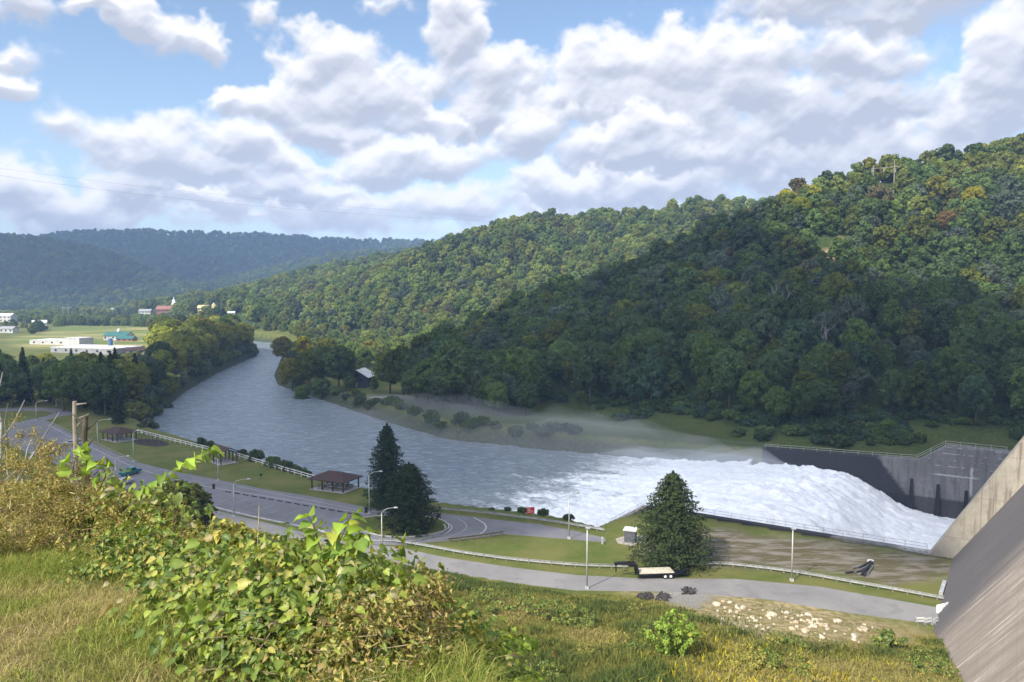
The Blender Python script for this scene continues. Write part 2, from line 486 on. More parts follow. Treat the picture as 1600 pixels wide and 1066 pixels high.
M = {}
M['white_paint'] = simple('white_paint', (0.72, 0.72, 0.70), 0.6, scale=2)
M['galv'] = simple('galvanised_steel', (0.52, 0.53, 0.54), 0.45, 0.4, scale=1.5)
M['pole'] = simple('pole_aluminium', (0.50, 0.50, 0.47), 0.5, 0.3, scale=1.0)
M['dark_metal'] = simple('dark_metal', (0.03, 0.03, 0.035), 0.5, 0.3)
M['black_paint'] = simple('black_paint', (0.012, 0.012, 0.014), 0.45)
M['rubber'] = simple('rubber', (0.015, 0.015, 0.016), 0.8)
M['wood_deck'] = simple('weathered_deck', (0.55, 0.50, 0.40), 0.8, var=0.35, scale=4)
M['wood_dark'] = simple('dark_wood', (0.075, 0.05, 0.035), 0.8, var=0.4)
M['wood_grey'] = simple('grey_wood', (0.30, 0.27, 0.22), 0.85, var=0.4)
M['brown_roof'] = simple('brown_shingles', (0.060, 0.036, 0.034), 0.85, var=0.4, scale=2.5, bump=0.3)
M['red'] = simple('red_paint', (0.62, 0.03, 0.03), 0.5, var=0.1)
M['glass'] = simple('dark_glass', (0.02, 0.025, 0.03), 0.1, var=0.1)
M['white_roof'] = simple('white_roof', (0.58, 0.58, 0.56), 0.6, var=0.2, scale=0.3)
M['white_wall'] = simple('white_wall', (0.52, 0.51, 0.48), 0.7, var=0.2, scale=0.3)
M['grey_wall'] = simple('grey_wall', (0.30, 0.30, 0.31), 0.7, var=0.2, scale=0.3)
M['green_roof'] = simple('green_metal_roof', (0.035, 0.13, 0.12), 0.5, var=0.15, scale=0.5)
M['red_brick'] = simple('red_brick', (0.30, 0.14, 0.10), 0.85, var=0.3, scale=0.5)
M['red_roof'] = simple('red_roof', (0.28, 0.13, 0.10), 0.8, var=0.3, scale=0.5)
M['yellow_wall'] = simple('yellow_stone', (0.60, 0.50, 0.27), 0.8, var=0.2, scale=0.5)
M['blue_paint'] = simple('blue_paint', (0.08, 0.16, 0.28), 0.5)
M['tan'] = simple('tan_ground', (0.48, 0.36, 0.24), 0.9, scale=0.3)
# ------------------------------------------------------------------ ground sheet
def px_poly(pts, z=0.0): return np.array([at(u, v, z)[:2] for u, v in pts])
def gr_poly(pts): return np.array([at_ground(u, v, 30)[:2] for u, v in pts])
def blurmask(x, y, poly, w):
    d = seg_dist(x, y, poly, closed=True); i = inside(x, y, poly)
    return smooth(np.where(i, d, -d) + 1.6 * fbm(x / 4, y / 4, 31, 3) * min(w, 2), -w, w)

DIRT = px_poly([(985, 850), (1120, 826), (1300, 848), (1440, 866), (1478, 874), (1490, 895), (1440, 905), (1400, 915), (1280, 893), (1120, 886), (1000, 866)])
TAN = gr_poly([(990, 926), (1120, 920), (1190, 928), (1310, 950), (1430, 983), (1415, 1004), (1310, 1008), (1180, 998), (1080, 955)])
GRAVEL = gr_poly([(1010, 926), (1085, 918), (1130, 926), (1085, 948), (1040, 940)])
FIELD = px_poly([(60, 523), (110, 513), (200, 514), (265, 519), (300, 528), (260, 540), (120, 548), (40, 546), (10, 535)])
SLIDE = np.array([at_d(u, v, d)[:2] for u, v, d in [(1318, 335, 398), (1328, 352, 396), (1250, 405, 372), (1215, 408, 362), (1255, 365, 386)]])

def lawn_by_cabin(x, y): return np.hypot((x + 70) / 52, (y - 352) / 40) < 1.1
def build_ground():
    rr = np.concatenate([np.geomspace(0.8, 60, 120), np.arange(61, 262, 1.35), np.geomspace(263, 1000, 130), np.geomspace(1010, 3600, 80)])
    th = np.concatenate([np.linspace(-46, 40, 560), np.linspace(42, 312, 70)]) * math.pi / 180
    th = th[:-1] if abs((th[-1] - th[0]) - 2 * math.pi) < 1e-3 else th
    Rr, Th = np.meshgrid(rr, th, indexing='ij')
    x = (Rr * np.sin(Th)).ravel(); y = (Rr * np.cos(Th)).ravel()
    z = H(x, y)
    n, m = len(rr), len(th)
    V = np.stack([x, y, z], 1)
    I = np.arange(n * m).reshape(n, m); J = np.roll(I, -1, axis=1)
    q = np.stack([I[:-1], I[1:], J[1:], J[:-1]], -1).reshape(-1, 4)
    q = q[:, ::-1]
    c = len(V); V = np.vstack([V, [0, 0, Hs(0.0, 0.0)]])
    tri = np.stack([I[0], J[0], np.full(m, c)], 1)[:, ::-1]
    me = np_mesh('ground', V, [q, tri], smooth=True)
    x = V[:, 0]; y = V[:, 1]; z = V[:, 2]; d = np.hypot(x, y)
    rid = np.zeros(len(x))
    rb_ = (x * AX[0] + y * AX[1] > A_FAR - 6) & (d > 150) & (d < 420)
    right = (x * AX[0] + y * AX[1] > A_NEAR + 40) & (d > 150)
    rin = inside(x, y, river_poly)
    forest = np.where(right & ~inside(x, y, river_poly), smooth(z, 3.5, 7.0), 0)
    forest = np.maximum(forest, smooth(z, 9, 16) * (d > 420))
    forest = np.maximum(forest, np.where(rb_ & ~rin, 0.72 + 0.28 * smooth(z + 1.5 * fbm(x / 6, y / 6, 77, 3), 1.0, 4.0), 0) * np.where(lawn_by_cabin(x, y), 0, 1))
    hill = np.where(inside(x, y, hill_poly), 1.0, 0.0) * smooth(seg_dist(x, y, foot), 0, 2)
    shelfm = np.where(inside(x, y, shelf), 1.0, 0.0) * (d < 40)
    Z1 = np.stack([blurmask(x, y, DIRT, 2.5), blurmask(x, y, TAN, 3.0), forest], 1)
    Z2 = np.stack([blurmask(x, y, FIELD, 12), hill * (1 - shelfm), shelfm], 1)
    bank = np.where(rin, smooth(seg_dist(x, y, river_poly, closed=True), 0.5, 2.5), 0)
    slide = blurmask(x, y, SLIDE, 3.0)
    Z3 = np.stack([bank, slide, blurmask(x, y, GRAVEL, 1.5)], 1)
    add_col(me, 'zone_a', Z1); add_col(me, 'zone_b', Z2); add_col(me, 'zone_c', Z3)
    m_, T, b = new_mat('ground_cover')
    P = wpos(T)
    def zone(nm):
        a = T.node('ShaderNodeAttribute', attribute_name=nm); s = T.node('ShaderNodeSeparateColor'); T.l.new(a.outputs['Color'], s.inputs[0]); return s.outputs
    za, zb, zc = zone('zone_a'), zone('zone_b'), zone('zone_c')
    n1 = T.noise(P, 0.11, 6, 0.6); n2 = T.noise(P, 0.9, 6, 0.65); n3 = T.noise(P, 7.0, 5, 0.7); n4 = T.noise(P, 0.03, 4)
    lawn = T.mix(T.sstep(n1, 0.35, 0.65), (0.075, 0.105, 0.020), (0.135, 0.135, 0.040))
    lawn = T.mix(T.math('MULTIPLY', T.sstep(n2, 0.45, 0.75), 0.55), lawn, (0.16, 0.135, 0.06))
    weeds = T.mix(T.sstep(n1, 0.35, 0.65), (0.17, 0.17, 0.035), (0.30, 0.25, 0.075))
    weeds = T.mix(T.sstep(n2, 0.4, 0.7), weeds, (0.07, 0.075, 0.02))
    shelf_c = T.mix(T.sstep(n2, 0.35, 0.65), (0.16, 0.135, 0.05), (0.24, 0.18, 0.09))
    shelf_c = T.mix(T.sstep(n3, 0.4, 0.7), shelf_c, (0.09, 0.085, 0.03))
    wood = T.mix(T.sstep(n2, 0.35, 0.65), (0.026, 0.042, 0.014), (0.055, 0.080, 0.024))
    dirt = T.mix(T.sstep(T.noise(T.vmath('MULTIPLY', P, (0.5, 1.6, 1)), 0.35, 6, 0.65), 0.42, 0.62), (0.085, 0.074, 0.038), (0.185, 0.168, 0.145))
    dirt = T.mix(T.math('MULTIPLY', T.sstep(n3, 0.45, 0.75), 0.5), dirt, (0.13, 0.11, 0.06))
    tan = T.mix(T.sstep(n2, 0.38, 0.62), (0.17, 0.145, 0.050), (0.36, 0.285, 0.16))
    tan = T.mix(T.math('MULTIPLY', T.sstep(n3, 0.5, 0.7), 0.6), tan, (0.52, 0.44, 0.30))
    fld = T.mix(T.sstep(T.noise(T.vmath('MULTIPLY', P, (0.25, 1.0, 1)), 0.03, 4), 0.42, 0.6), (0.12, 0.16, 0.040), (0.28, 0.25, 0.10))
    rock = T.mix(T.sstep(n2, 0.4, 0.65), (0.030, 0.042, 0.018), (0.082, 0.086, 0.052))
    bare = T.mix(n2, (0.30, 0.19, 0.12), (0.44, 0.31, 0.20))
    grav = T.mix(T.sstep(n3, 0.4, 0.65), (0.16, 0.15, 0.135), (0.40, 0.38, 0.34))
    c = T.mix(zb[1], lawn, weeds)
    c = T.mix(za[2], c, wood); c = T.mix(za[0], c, dirt); c = T.mix(za[1], c, tan)
    c = T.mix(zb[0], c, fld); c = T.mix(zb[2], c, shelf_c); c = T.mix(zc[0], c, rock); c = T.mix(zc[1], c, bare); c = T.mix(zc[2], c, grav)
    T.l.new(c, b.inputs['Base Color']); b.inputs['Roughness'].default_value = 0.95; b.inputs['Specular IOR Level'].default_value = 0.1
    bp = T.node('ShaderNodeBump'); bp.inputs['Strength'].default_value = 0.6; bp.inputs['Distance'].default_value = 0.25
    T.l.new(T.math('ADD', n2, T.math('MULTIPLY', n3, 0.4)), bp.inputs['Height']); T.l.new(bp.outputs[0], b.inputs['Normal'])
    o = link('ground', me, m_); tag(o, kind='structure')
build_ground()

# ------------------------------------------------------------------ roads
from mathutils.geometry import tessellate_polygon
def smooth_line(pts, n=6, closed=False):
    pts = [np.asarray(p, float) for p in pts]; out = []; N = len(pts)
    for i in range(N if closed else N - 1):
        p0 = pts[i - 1] if (i > 0 or closed) else pts[0]; p1 = pts[i]; p2 = pts[(i + 1) % N]
        p3 = pts[(i + 2) % N] if (closed or i + 2 < N) else pts[-1]
        for k in range(n):
            t = k / n
            out.append(0.5 * ((2 * p1) + (-p0 + p2) * t + (2 * p0 - 5 * p1 + 4 * p2 - p3) * t * t + (-p0 + 3 * p1 - 3 * p2 + p3) * t ** 3))
    if not closed: out.append(pts[-1])
    return out
def sheet(name, poly, z, mat, kind='structure', skirt=0.0, parent=None):
    vs = [(p[0], p[1], z) for p in poly]
    tris = tessellate_polygon([[Vector(v) for v in vs]])
    mb = MB(); mb.add(vs, [tuple(t) for t in tris])
    if skirt:
        n = len(vs); lo = [(p[0], p[1], z - skirt) for p in poly]
        mb.add(vs + lo, [(i, (i + 1) % n, n + (i + 1) % n, n + i) for i in range(n)])
    me = mb.mesh(name)
    for p in me.polygons:
        pass
    o = link(name, me, mat, parent); 
    if kind: tag(o, kind=kind)
    import bmesh
    bm = bmesh.new(); bm.from_mesh(me); bmesh.ops.recalc_face_normals(bm, faces=bm.faces)
    up = sum(f.normal.z * f.calc_area() for f in bm.faces)
    if up < 0: bmesh.ops.reverse_faces(bm, faces=bm.faces)
    bm.to_mesh(me); bm.free()
    return o
def ribbon(name, line, w, z, mat, parent=None, kind=None, h=0.0):
    """flat or solid strip along a line"""
    L = [np.asarray(p, float)[:2] for p in line]; vs = []; fs = []
    for i, p in enumerate(L):
        d = L[min(i + 1, len(L) - 1)] - L[max(i - 1, 0)]; d /= np.linalg.norm(d) + 1e-9; nrm = np.array([-d[1], d[0]])
        a = p + nrm * w / 2; b = p - nrm * w / 2
        vs += [(*a, z + h), (*b, z + h)] + ([(*a, z), (*b, z)] if h else [])
    k = 4 if h else 2
    for i in range(len(L) - 1):
        j = i * k; e = j + k
        fs.append((j, j + 1, e + 1, e))
        if h: fs += [(j + 2, j, e, e + 2), (j + 1, j + 3, e + 3, e + 1)]
    mb = MB(); mb.add(vs, fs); o = mb.build(name, mat, parent)
    if kind: tag(o, kind=kind)
    return o

def asphalt(name, a, b_, c_):
    m, T, b = new_mat(name); P = wpos(T)
    n = T.noise(P, 0.12, 6, 0.65); n2 = T.noise(P, 1.1, 6, 0.7); n3 = T.noise(P, 14, 3)
    c = T.mix(T.sstep(n, 0.32, 0.68), a, b_)
    c = T.mix(T.math('MULTIPLY', T.sstep(n2, 0.52, 0.75), 0.6), c, c_)
    vo = T.node('ShaderNodeTexVoronoi', feature='DISTANCE_TO_EDGE'); vo.inputs['Scale'].default_value = 0.11
    T.l.new(T.vmath('ADD', P, T.vmath('MULTIPLY', T.node('ShaderNodeTexNoise').outputs['Color'], (3, 3, 0))), vo.inputs['Vector'])
    patch = T.sstep(T.noise(T.vmath('MULTIPLY', P, (1, 1, 0)), 0.33, 2, 0.4), 0.60, 0.62)
    c = T.mix(T.math('MULTIPLY', patch, 0.35), c, c_)
    seam = T.math('MULTIPLY', T.math('SUBTRACT', 1.0, T.sstep(vo.outputs[0], 0.002, 0.006)), T.sstep(n2, 0.45, 0.6))
    c = T.mix(T.math('MULTIPLY', seam, 0.30), c, (0.06, 0.06, 0.065))
    T.l.new(c, b.inputs['Base Color']); b.inputs['Roughness'].default_value = 0.9
    bp = T.node('ShaderNodeBump'); bp.inputs['Strength'].default_value = 0.2; T.l.new(n3, bp.inputs['Height']); T.l.new(bp.outputs[0], b.inputs['Normal'])
    return m
M['asphalt'] = asphalt('old_asphalt', (0.135, 0.132, 0.142), (0.175, 0.172, 0.185), (0.105, 0.103, 0.112))
M['asphalt2'] = asphalt('service_road_asphalt', (0.175, 0.17, 0.168), (0.225, 0.217, 0.21), (0.135, 0.13, 0.13))
M['mark'] = simple('road_paint', (0.46, 0.46, 0.45), 0.7, var=0.35, scale=3)
M['kerb'] = simple('kerb_concrete', (0.45, 0.44, 0.42), 0.85, var=0.3, scale=2)
M['mulch'] = simple('dark_mulch', (0.035, 0.028, 0.026), 0.95, var=0.4)
def grass_mat(name, a, b_, c_, s=0.25):
    m, T, b = new_mat(name); P = wpos(T)
    c = T.mix(T.sstep(T.noise(P, s, 6, 0.65), 0.36, 0.64), a, b_)
    c = T.mix(T.math('MULTIPLY', T.sstep(T.noise(P, 4.0, 5, 0.7), 0.45, 0.75), 0.5), c, c_)
    T.l.new(c, b.inputs['Base Color']); b.inputs['Roughness'].default_value = 0.95; b.inputs['Specular IOR Level'].default_value = 0.1
    bp = T.node('ShaderNodeBump'); bp.inputs['Strength'].default_value = 0.5; T.l.new(T.noise(P, 9.0, 4), bp.inputs['Height']); T.l.new(bp.outputs[0], b.inputs['Normal'])
    return m
M['lawn'] = grass_mat('mown_lawn', (0.065, 0.090, 0.016), (0.11, 0.115, 0.028), (0.13, 0.12, 0.05))

LOT_PX = [(20, 662), (50, 655), (72, 657), (120, 682), (212, 722), (270, 736), (331, 748), (410, 764), (487, 776), (583, 795), (672, 800), (720, 806), (845, 820), (900, 830), (946, 841),
          (946, 848), (888, 843), (830, 838), (789, 835), (740, 841), (700, 845), (660, 849), (618, 852), (575, 851), (478, 826), (366, 803), (300, 786), (200, 765), (100, 730), (0, 690)]
SRV_PX = [(618, 855), (700, 872), (800, 887), (900, 899), (1000, 904), (1150, 905), (1280, 917), (1400, 938), (1478, 952), (1480, 976), (1465, 977), (1320, 957), (1200, 937), (1060, 925), (900, 923), (760, 906), (640, 884), (560, 864),
          (470, 845), (400, 828), (310, 800), (250, 786), (250, 776), (310, 791), (376, 807), (440, 823), (500, 839), (556, 850)]
LOOP_PX = [(24, 661), (48, 655.5), (72, 650.5), (84, 646), (70, 642.5), (30, 642), (-60, 645), (-60, 639), (50, 637), (90, 638.5), (113, 644), (112, 648), (90, 652), (71, 657)]
ISL_PX = [(538, 817), (560, 826), (586, 836), (625, 840), (665, 837), (695, 830), (701, 822), (688, 813), (660, 808), (620, 806), (575, 809)]
lot = sheet('parking_lot', px_poly(LOT_PX), 0.030, M['asphalt'], skirt=0.2)
srv = sheet('service_road', px_poly(SRV_PX), 0.036, M['asphalt2'], skirt=0.2)
loop = sheet('loop_road', px_poly(LOOP_PX), 0.026, M['asphalt'], skirt=0.2)
isl_poly = smooth_line(px_poly(ISL_PX), 5, True)
sheet('lawn_island', isl_poly, 0.16, M['lawn'], skirt=0.2)
kerb_l = isl_poly + [isl_poly[0]]
ribbon('kerb', kerb_l, 0.22, 0.0, M['kerb'], kind='structure', h=0.20)
# painted lines
def mark(px, w=0.14, n=6, z=0.042):
    L = smooth_line(px_poly(px), n)
    return ribbon('road_marking', L, w, z, M['mark'], lot)
mark([(75, 664), (118, 687), (165, 710), (212, 731), (262, 746), (320, 760), (412, 775), (487, 788), (575, 804)], 0.16)
mark([(80, 660), (125, 681), (214, 721)], 0.12)
mark([(700, 818), (706, 823), (702, 830), (688, 837), (660, 841), (600, 845), (545, 842)], 0.24)
mark([(716, 811), (727, 818), (728, 826), (716, 834), (690, 841), (640, 845.5), (598, 848)], 0.10)
mark([(740, 809), (756, 818), (759, 827), (747, 837)], 0.26)
mark([(370, 760.5), (480, 781), (560, 797), (640, 803)], 0.12)
for k in range(11):                                  # bay lines along the river side of the lot
    t = k / 10
    p = np.array([345 + t * 205, 772 + t * 42]); q = p + np.array([-26, 9.5])
    ribbon('bay_line', [at(*p)[:2], at(*q)[:2]], 0.06, 0.040, M['mark'], lot)
for k in range(16):                                  # wheel stops at the bay heads, coloured dark to stand for their shadows
    t = (k + 0.5) / 16
    u = 350 + t * 215; v = 768 + t * 38
    a = at(u - 4, v - 0.7); b = at(u + 4, v + 0.9)
    mb = MB(); mb.bar((a[0], a[1], 0.11), (b[0], b[1], 0.11), 0.22, 0.16)
    tag(mb.build('wheel_stop', M['dark_metal']), 'wheel stop coloured dark for its shadow at the head of a bay in the empty lot', 'wheel stop', 'wheel stops along the parking lot')
# white kerb at the lower side of the lot
ribbon('lot_kerb', smooth_line(px_poly([(300, 784), (366, 801), (420, 813), (478, 825), (540, 840), (575, 849)]), 5), 0.35, 0.02, M['kerb'], kind='structure', h=0.16)

# ------------------------------------------------------------------ river
def build_river():
    def grid(x0, x1, y0, y1, c, keep):
        xs = np.arange(x0, x1 + c / 2, c); ys = np.arange(y0, y1 + c / 2, c)
        X, Y = np.meshgrid(xs, ys, indexing='ij'); x = X.ravel(); y = Y.ravel()
        k = keep(x, y).reshape(X.shape)
        I = np.arange(x.size).reshape(X.shape)
        cell = k[:-1, :-1] | k[1:, :-1] | k[1:, 1:] | k[:-1, 1:]
        q = np.stack([I[:-1, :-1], I[1:, :-1], I[1:, 1:], I[:-1, 1:]], -1)[cell]
        used = np.unique(q); mp = np.full(x.size, -1); mp[used] = np.arange(len(used))
        return x[used], y[used], mp[q]
    def in_fine(x, y): return (x * FL[0] + y * FL[1] < 150) & (y < 262) & (x > -40)
    def wet(x, y):
        return inside(x, y, river_poly) | (seg_dist(x, y, river_poly, closed=True) < 3.0)
    def fine_keep(x, y):
        s = x * FL[0] + y * FL[1]; a = x * AX[0] + y * AX[1]
        basin = (a > A_NEAR) & (a < A_FAR) & (s > -13)
        return in_fine(x, y) & np.where(s < 60, basin, wet(x, y))
    xf, yf, qf = grid(-40, 125, 120, 262, 0.5, fine_keep)
    xc, yc, qc = grid(-345, 40, 150, 840, 2.0, lambda x, y: wet(x, y) & ~in_fine(x, y))
    x = np.concatenate([xf, xc]); y = np.concatenate([yf, yc])
    s = x * FL[0] + y * FL[1]; a = x * AX[0] + y * AX[1]; t = np.clip((a - A_NEAR) / 62, 0, 1)
    # clamp basin edges to the walls
    bs = (s < 60)
    ac = np.clip(a, A_NEAR + 0.02, A_FAR - 0.02); x = np.where(bs, x + (ac - a) * AX[0], x); y = np.where(bs, y + (ac - a) * AX[1], y)
    prof = np.interp(s + 2.0 * fbm(a / 7, s / 30, 36, 3), [-15, 10, 18, 22, 26, 30, 35, 42, 50, 60, 72, 90, 130], [-10.6, -10.3, -9.8, -9.2, -7.4, -5.2, -3.1, -2.0, -2.2, -3.4, -4.3, -4.9, -5.0])
    fade = 1 - smooth(s, 85, 150)
    hump = np.sin(np.pi * np.clip(t, 0, 1)) * np.interp(s, [5, 30, 50, 75, 105], [0.2, 1.2, 1.7, 0.7, 0.0])
    w = s / 5.5; c = a / 4.0
    lump = 1.0 * np.abs(fbm(w, c, 41, 4)) + 0.55 * np.abs(fbm(s / 2.0, a / 1.8, 43, 3)) + 0.30 * fbm(s / 1.1, a / 0.9, 47, 2)
    amp = np.interp(s, [0, 14, 30, 60, 90, 140, 220], [0.5, 0.6, 1.3, 1.5, 0.9, 0.30, 0.12])
    wave = fbm(x / 3.5 + 0.6 * fbm(x / 9, y / 9, 50, 2), y / 2.0, 53, 4)
    z = prof + hump + lump * amp + 0.16 * wave
    foam = 1 - smooth(s + 9 * fbm(s / 20, a / 6, 57, 3), 52, 142) * 0.98
    foam = np.where(a > A_FAR + 60, 0, foam)
    V = np.stack([x, y, z], 1)
    me = np_mesh('river', V, [qf, qc + len(xf)], smooth=True)
    add_attr(me, 'foam', foam); add_attr(me, 'jet', smooth(s, 78, 30))
    m, T, b = new_mat('river_water')
    P = wpos(T)
    fa = T.node('ShaderNodeAttribute', attribute_name='foam').outputs['Fac']
    je = T.node('ShaderNodeAttribute', attribute_name='jet').outputs['Fac']
    vr = T.node('ShaderNodeMapping', vector_type='POINT'); vr.inputs['Rotation'].default_value = (0, 0, R(33)); T.l.new(P, vr.inputs[0])
    Q = vr.outputs[0]                                   # x now runs along the flow
    n1 = T.noise(T.vmath('MULTIPLY', Q, (0.45, 1.0, 1)), 0.22, 8, 0.62, 0.6)
    n2 = T.noise(T.vmath('MULTIPLY', Q, (0.55, 1.0, 1)), 0.9, 7, 0.65, 0.8)
    n = T.math('ADD', T.math('MULTIPLY', n1, 0.55), T.math('MULTIPLY', n2, 0.45))
    mask = T.math('ADD', n, T.math('MULTIPLY', T.math('SUBTRACT', fa, 0.5), 0.62))
    mask = T.sstep(mask, 0.44, 0.66)
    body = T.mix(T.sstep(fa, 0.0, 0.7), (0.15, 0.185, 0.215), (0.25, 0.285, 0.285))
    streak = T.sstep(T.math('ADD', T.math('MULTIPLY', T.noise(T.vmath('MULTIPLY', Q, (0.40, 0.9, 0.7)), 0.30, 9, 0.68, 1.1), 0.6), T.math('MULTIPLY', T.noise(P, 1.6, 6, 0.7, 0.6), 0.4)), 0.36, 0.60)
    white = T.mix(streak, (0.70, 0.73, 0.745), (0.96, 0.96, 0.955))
    sky_chop = T.sstep(T.noise(T.vmath('MULTIPLY', P, (0.55, 1.3, 1)), 0.42, 8, 0.70, 0.9), 0.46, 0.66)
    body = T.mix(T.math('MULTIPLY', sky_chop, 0.55), body, (0.36, 0.41, 0.45))  # varying sky reflection on the ripples, painted into the water colour
    flk = T.math('MULTIPLY', T.sstep(T.noise(T.vmath('MULTIPLY', P, (0.6, 1.2, 1)), 0.75, 7, 0.72, 0.5), 0.67, 0.73), T.sstep(fa, 0.0, 0.12))
    mask = T.math('MAXIMUM', mask, T.math('MULTIPLY', flk, 0.9))
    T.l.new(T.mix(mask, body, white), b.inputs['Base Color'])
    T.l.new(T.map(mask, 0, 1, 0.26, 0.75), b.inputs['Roughness'])
    T.l.new(T.map(mask, 0, 1, 0.5, 0.15), b.inputs['Specular IOR Level'])
    b.inputs['IOR'].default_value = 1.33
    wv = T.math('ADD', T.math('MULTIPLY', T.noise(T.vmath('MULTIPLY', P, (0.7, 1.5, 1)), 0.30, 7, 0.66, 0.8), 1.6), T.math('MULTIPLY', T.noise(P, 2.6, 5, 0.6), 0.35))
    wv = T.math('ADD', wv, T.math('MULTIPLY', T.math('MULTIPLY', n2, fa), 0.5))
    bp = T.node('ShaderNodeBump'); bp.inputs['Distance'].default_value = 0.5; T.l.new(T.map(mask, 0, 1, 0.9, 0.25), bp.inputs['Strength'])
    T.l.new(wv, bp.inputs['Height']); T.l.new(bp.outputs[0], b.inputs['Normal'])
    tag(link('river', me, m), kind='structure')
build_river()

# ------------------------------------------------------------------ dam and basin walls (local x = upstream, y = along the axis)
RZ = math.atan2(NU[1], NU[0])
def concrete(name, base, dark, kind):
    m, T, b = new_mat(name)
    tc = T.node('ShaderNodeTexCoord'); O = tc.outputs['Object']
    sp = T.node('ShaderNodeSeparateXYZ'); T.l.new(O, sp.inputs[0])
    n1 = T.noise(O, 0.12, 6, 0.6); n2 = T.noise(O, 1.2, 6, 0.65); n3 = T.noise(O, 9.0, 4)
    c = T.mix(T.sstep(n1, 0.3, 0.7), base, tuple(q * 0.72 for q in base))
    c = T.mix(T.math('MULTIPLY', T.sstep(n2, 0.45, 0.7), 0.5), c, tuple(q * 0.55 for q in base))
    def lines(coord, period, w):
        f = T.math('FRACT', T.math('DIVIDE', coord, period))
        return T.math('SUBTRACT', 1.0, T.sstep(T.math('ABSOLUTE', T.math('SUBTRACT', f, 0.5)), 0.0, w))
    X, Y, Z = sp.outputs
    if kind == 'face':
        cb = T.node('ShaderNodeCombineXYZ')
        sl_ = T.math('ADD', Z, T.math('MULTIPLY', X, 0.5))
        T.l.new(T.math('ADD', Y, T.math('MULTIPLY', sl_, 0.30)), cb.inputs[0]); T.l.new(T.math('MULTIPLY', sl_, 0.035), cb.inputs[1])
        s1 = T.noise(cb.outputs[0], 0.55, 7, 0.7); s2 = T.noise(cb.outputs[0], 1.7, 5, 0.6)
        c = T.mix(T.sstep(s1, 0.40, 0.62), tuple(q * 0.62 for q in base), c)
        c = T.mix(T.math('MULTIPLY', T.sstep(s2, 0.56, 0.66), 0.75), c, (0.68, 0.61, 0.53))
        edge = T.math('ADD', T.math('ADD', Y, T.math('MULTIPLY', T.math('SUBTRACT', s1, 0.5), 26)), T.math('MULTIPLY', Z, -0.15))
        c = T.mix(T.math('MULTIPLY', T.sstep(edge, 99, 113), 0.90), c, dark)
        j = T.math('MAXIMUM', lines(Y, 15.0, 0.008), lines(Z, 1.52, 0.03))
        c = T.mix(T.math('MULTIPLY', j, 0.28), c, dark)
    if kind == 'side':
        cb = T.node('ShaderNodeCombineXYZ'); T.l.new(T.math('ADD', X, Y), cb.inputs[0]); T.l.new(T.math('MULTIPLY', Z, 0.10), cb.inputs[1])
        s1 = T.noise(cb.outputs[0], 0.7, 6, 0.65)
        c = T.mix(T.math('MULTIPLY', T.sstep(s1, 0.48, 0.62), 0.8), c, (0.16, 0.125, 0.10))
        c = T.mix(T.math('MULTIPLY', T.math('MAXIMUM', lines(Z, 7.0, 0.012), lines(X, 9.0, 0.02)), 0.6), c, dark)
        low = T.sstep(T.math('ADD', Z, T.math('MULTIPLY', s1, 6)), 7.0, -1.0)
        c = T.mix(T.math('MULTIPLY', low, 0.55), c, (0.17, 0.155, 0.14))
    if kind == 'basin':
        cb = T.node('ShaderNodeCombineXYZ'); T.l.new(X, cb.inputs[0]); T.l.new(T.math('MULTIPLY', Z, 0.12), cb.inputs[1])
        s1 = T.noise(cb.outputs[0], 0.8, 6, 0.65)
        c = T.mix(T.math('MULTIPLY', T.sstep(s1, 0.45, 0.62), 0.65), c, tuple(q * 0.5 for q in base))
        s_ = T.math('MULTIPLY', X, -1.0)
        wet = T.math('SUBTRACT', s_, T.math('ADD', 26.5, T.math('MULTIPLY', Z, 0.78)))
        wet = T.math('ADD', wet, T.math('MULTIPLY', T.math('SUBTRACT', n2, 0.5), 2.2))
        c = T.mix(T.math('MULTIPLY', T.sstep(wet, -0.7, 0.7), 0.93), c, dark)
        c = T.mix(T.math('MULTIPLY', T.sstep(Z, -5.4, -5.9), 0.72), c, dark)
        # white lime runs in the upper right panel
        up = T.math('MULTIPLY', T.sstep(s_, 19.0, 17.0), T.sstep(Z, 1.2, 1.8))
        br = T.math('MULTIPLY', lines(Z, 1.5, 0.10), T.sstep(T.noise(O, 0.7, 4), 0.5, 0.6))
        c = T.mix(T.math('MULTIPLY', T.math('MULTIPLY', br, up), 0.8), c, (0.48, 0.48, 0.46))
        run = T.math('MULTIPLY', T.sstep(T.math('ABSOLUTE', T.math('SUBTRACT', s_, T.math('ADD', 8.3, T.math('MULTIPLY', n2, 0.8)))), 0.45, 0.1), T.math('MULTIPLY', T.sstep(Z, -4.8, -3.6), T.sstep(Z, 3.0, 2.0)))
        c = T.mix(T.math('MULTIPLY', run, 0.75), c, (0.5, 0.5, 0.48))
        hz = T.math('MULTIPLY', T.sstep(T.math('ABSOLUTE', T.math('ADD', T.math('SUBTRACT', Z, 0.1), T.math('MULTIPLY', T.math('SUBTRACT', n2, 0.5), 0.8))), 0.28, 0.05), T.math('MULTIPLY', T.sstep(s_, 17.5, 15), T.sstep(s_, 6.5, 8.5)))
        c = T.mix(T.math('MULTIPLY', hz, 0.8), c, (0.5, 0.5, 0.48))
    T.l.new(c, b.inputs['Base Color']); b.inputs['Roughness'].default_value = 0.88; b.inputs['Specular IOR Level'].default_value = 0.25
    bp = T.node('ShaderNodeBump'); bp.inputs['Strength'].default_value = 0.35; bp.inputs['Distance'].default_value = 0.1
    T.l.new(T.math('ADD', n2, T.math('MULTIPLY', n3, 0.3)), bp.inputs['Height']); T.l.new(bp.outputs[0], b.inputs['Normal'])
    return m
M['dam_face'] = concrete('dam_face_concrete', (0.41, 0.345, 0.285), (0.09, 0.086, 0.09), 'face')
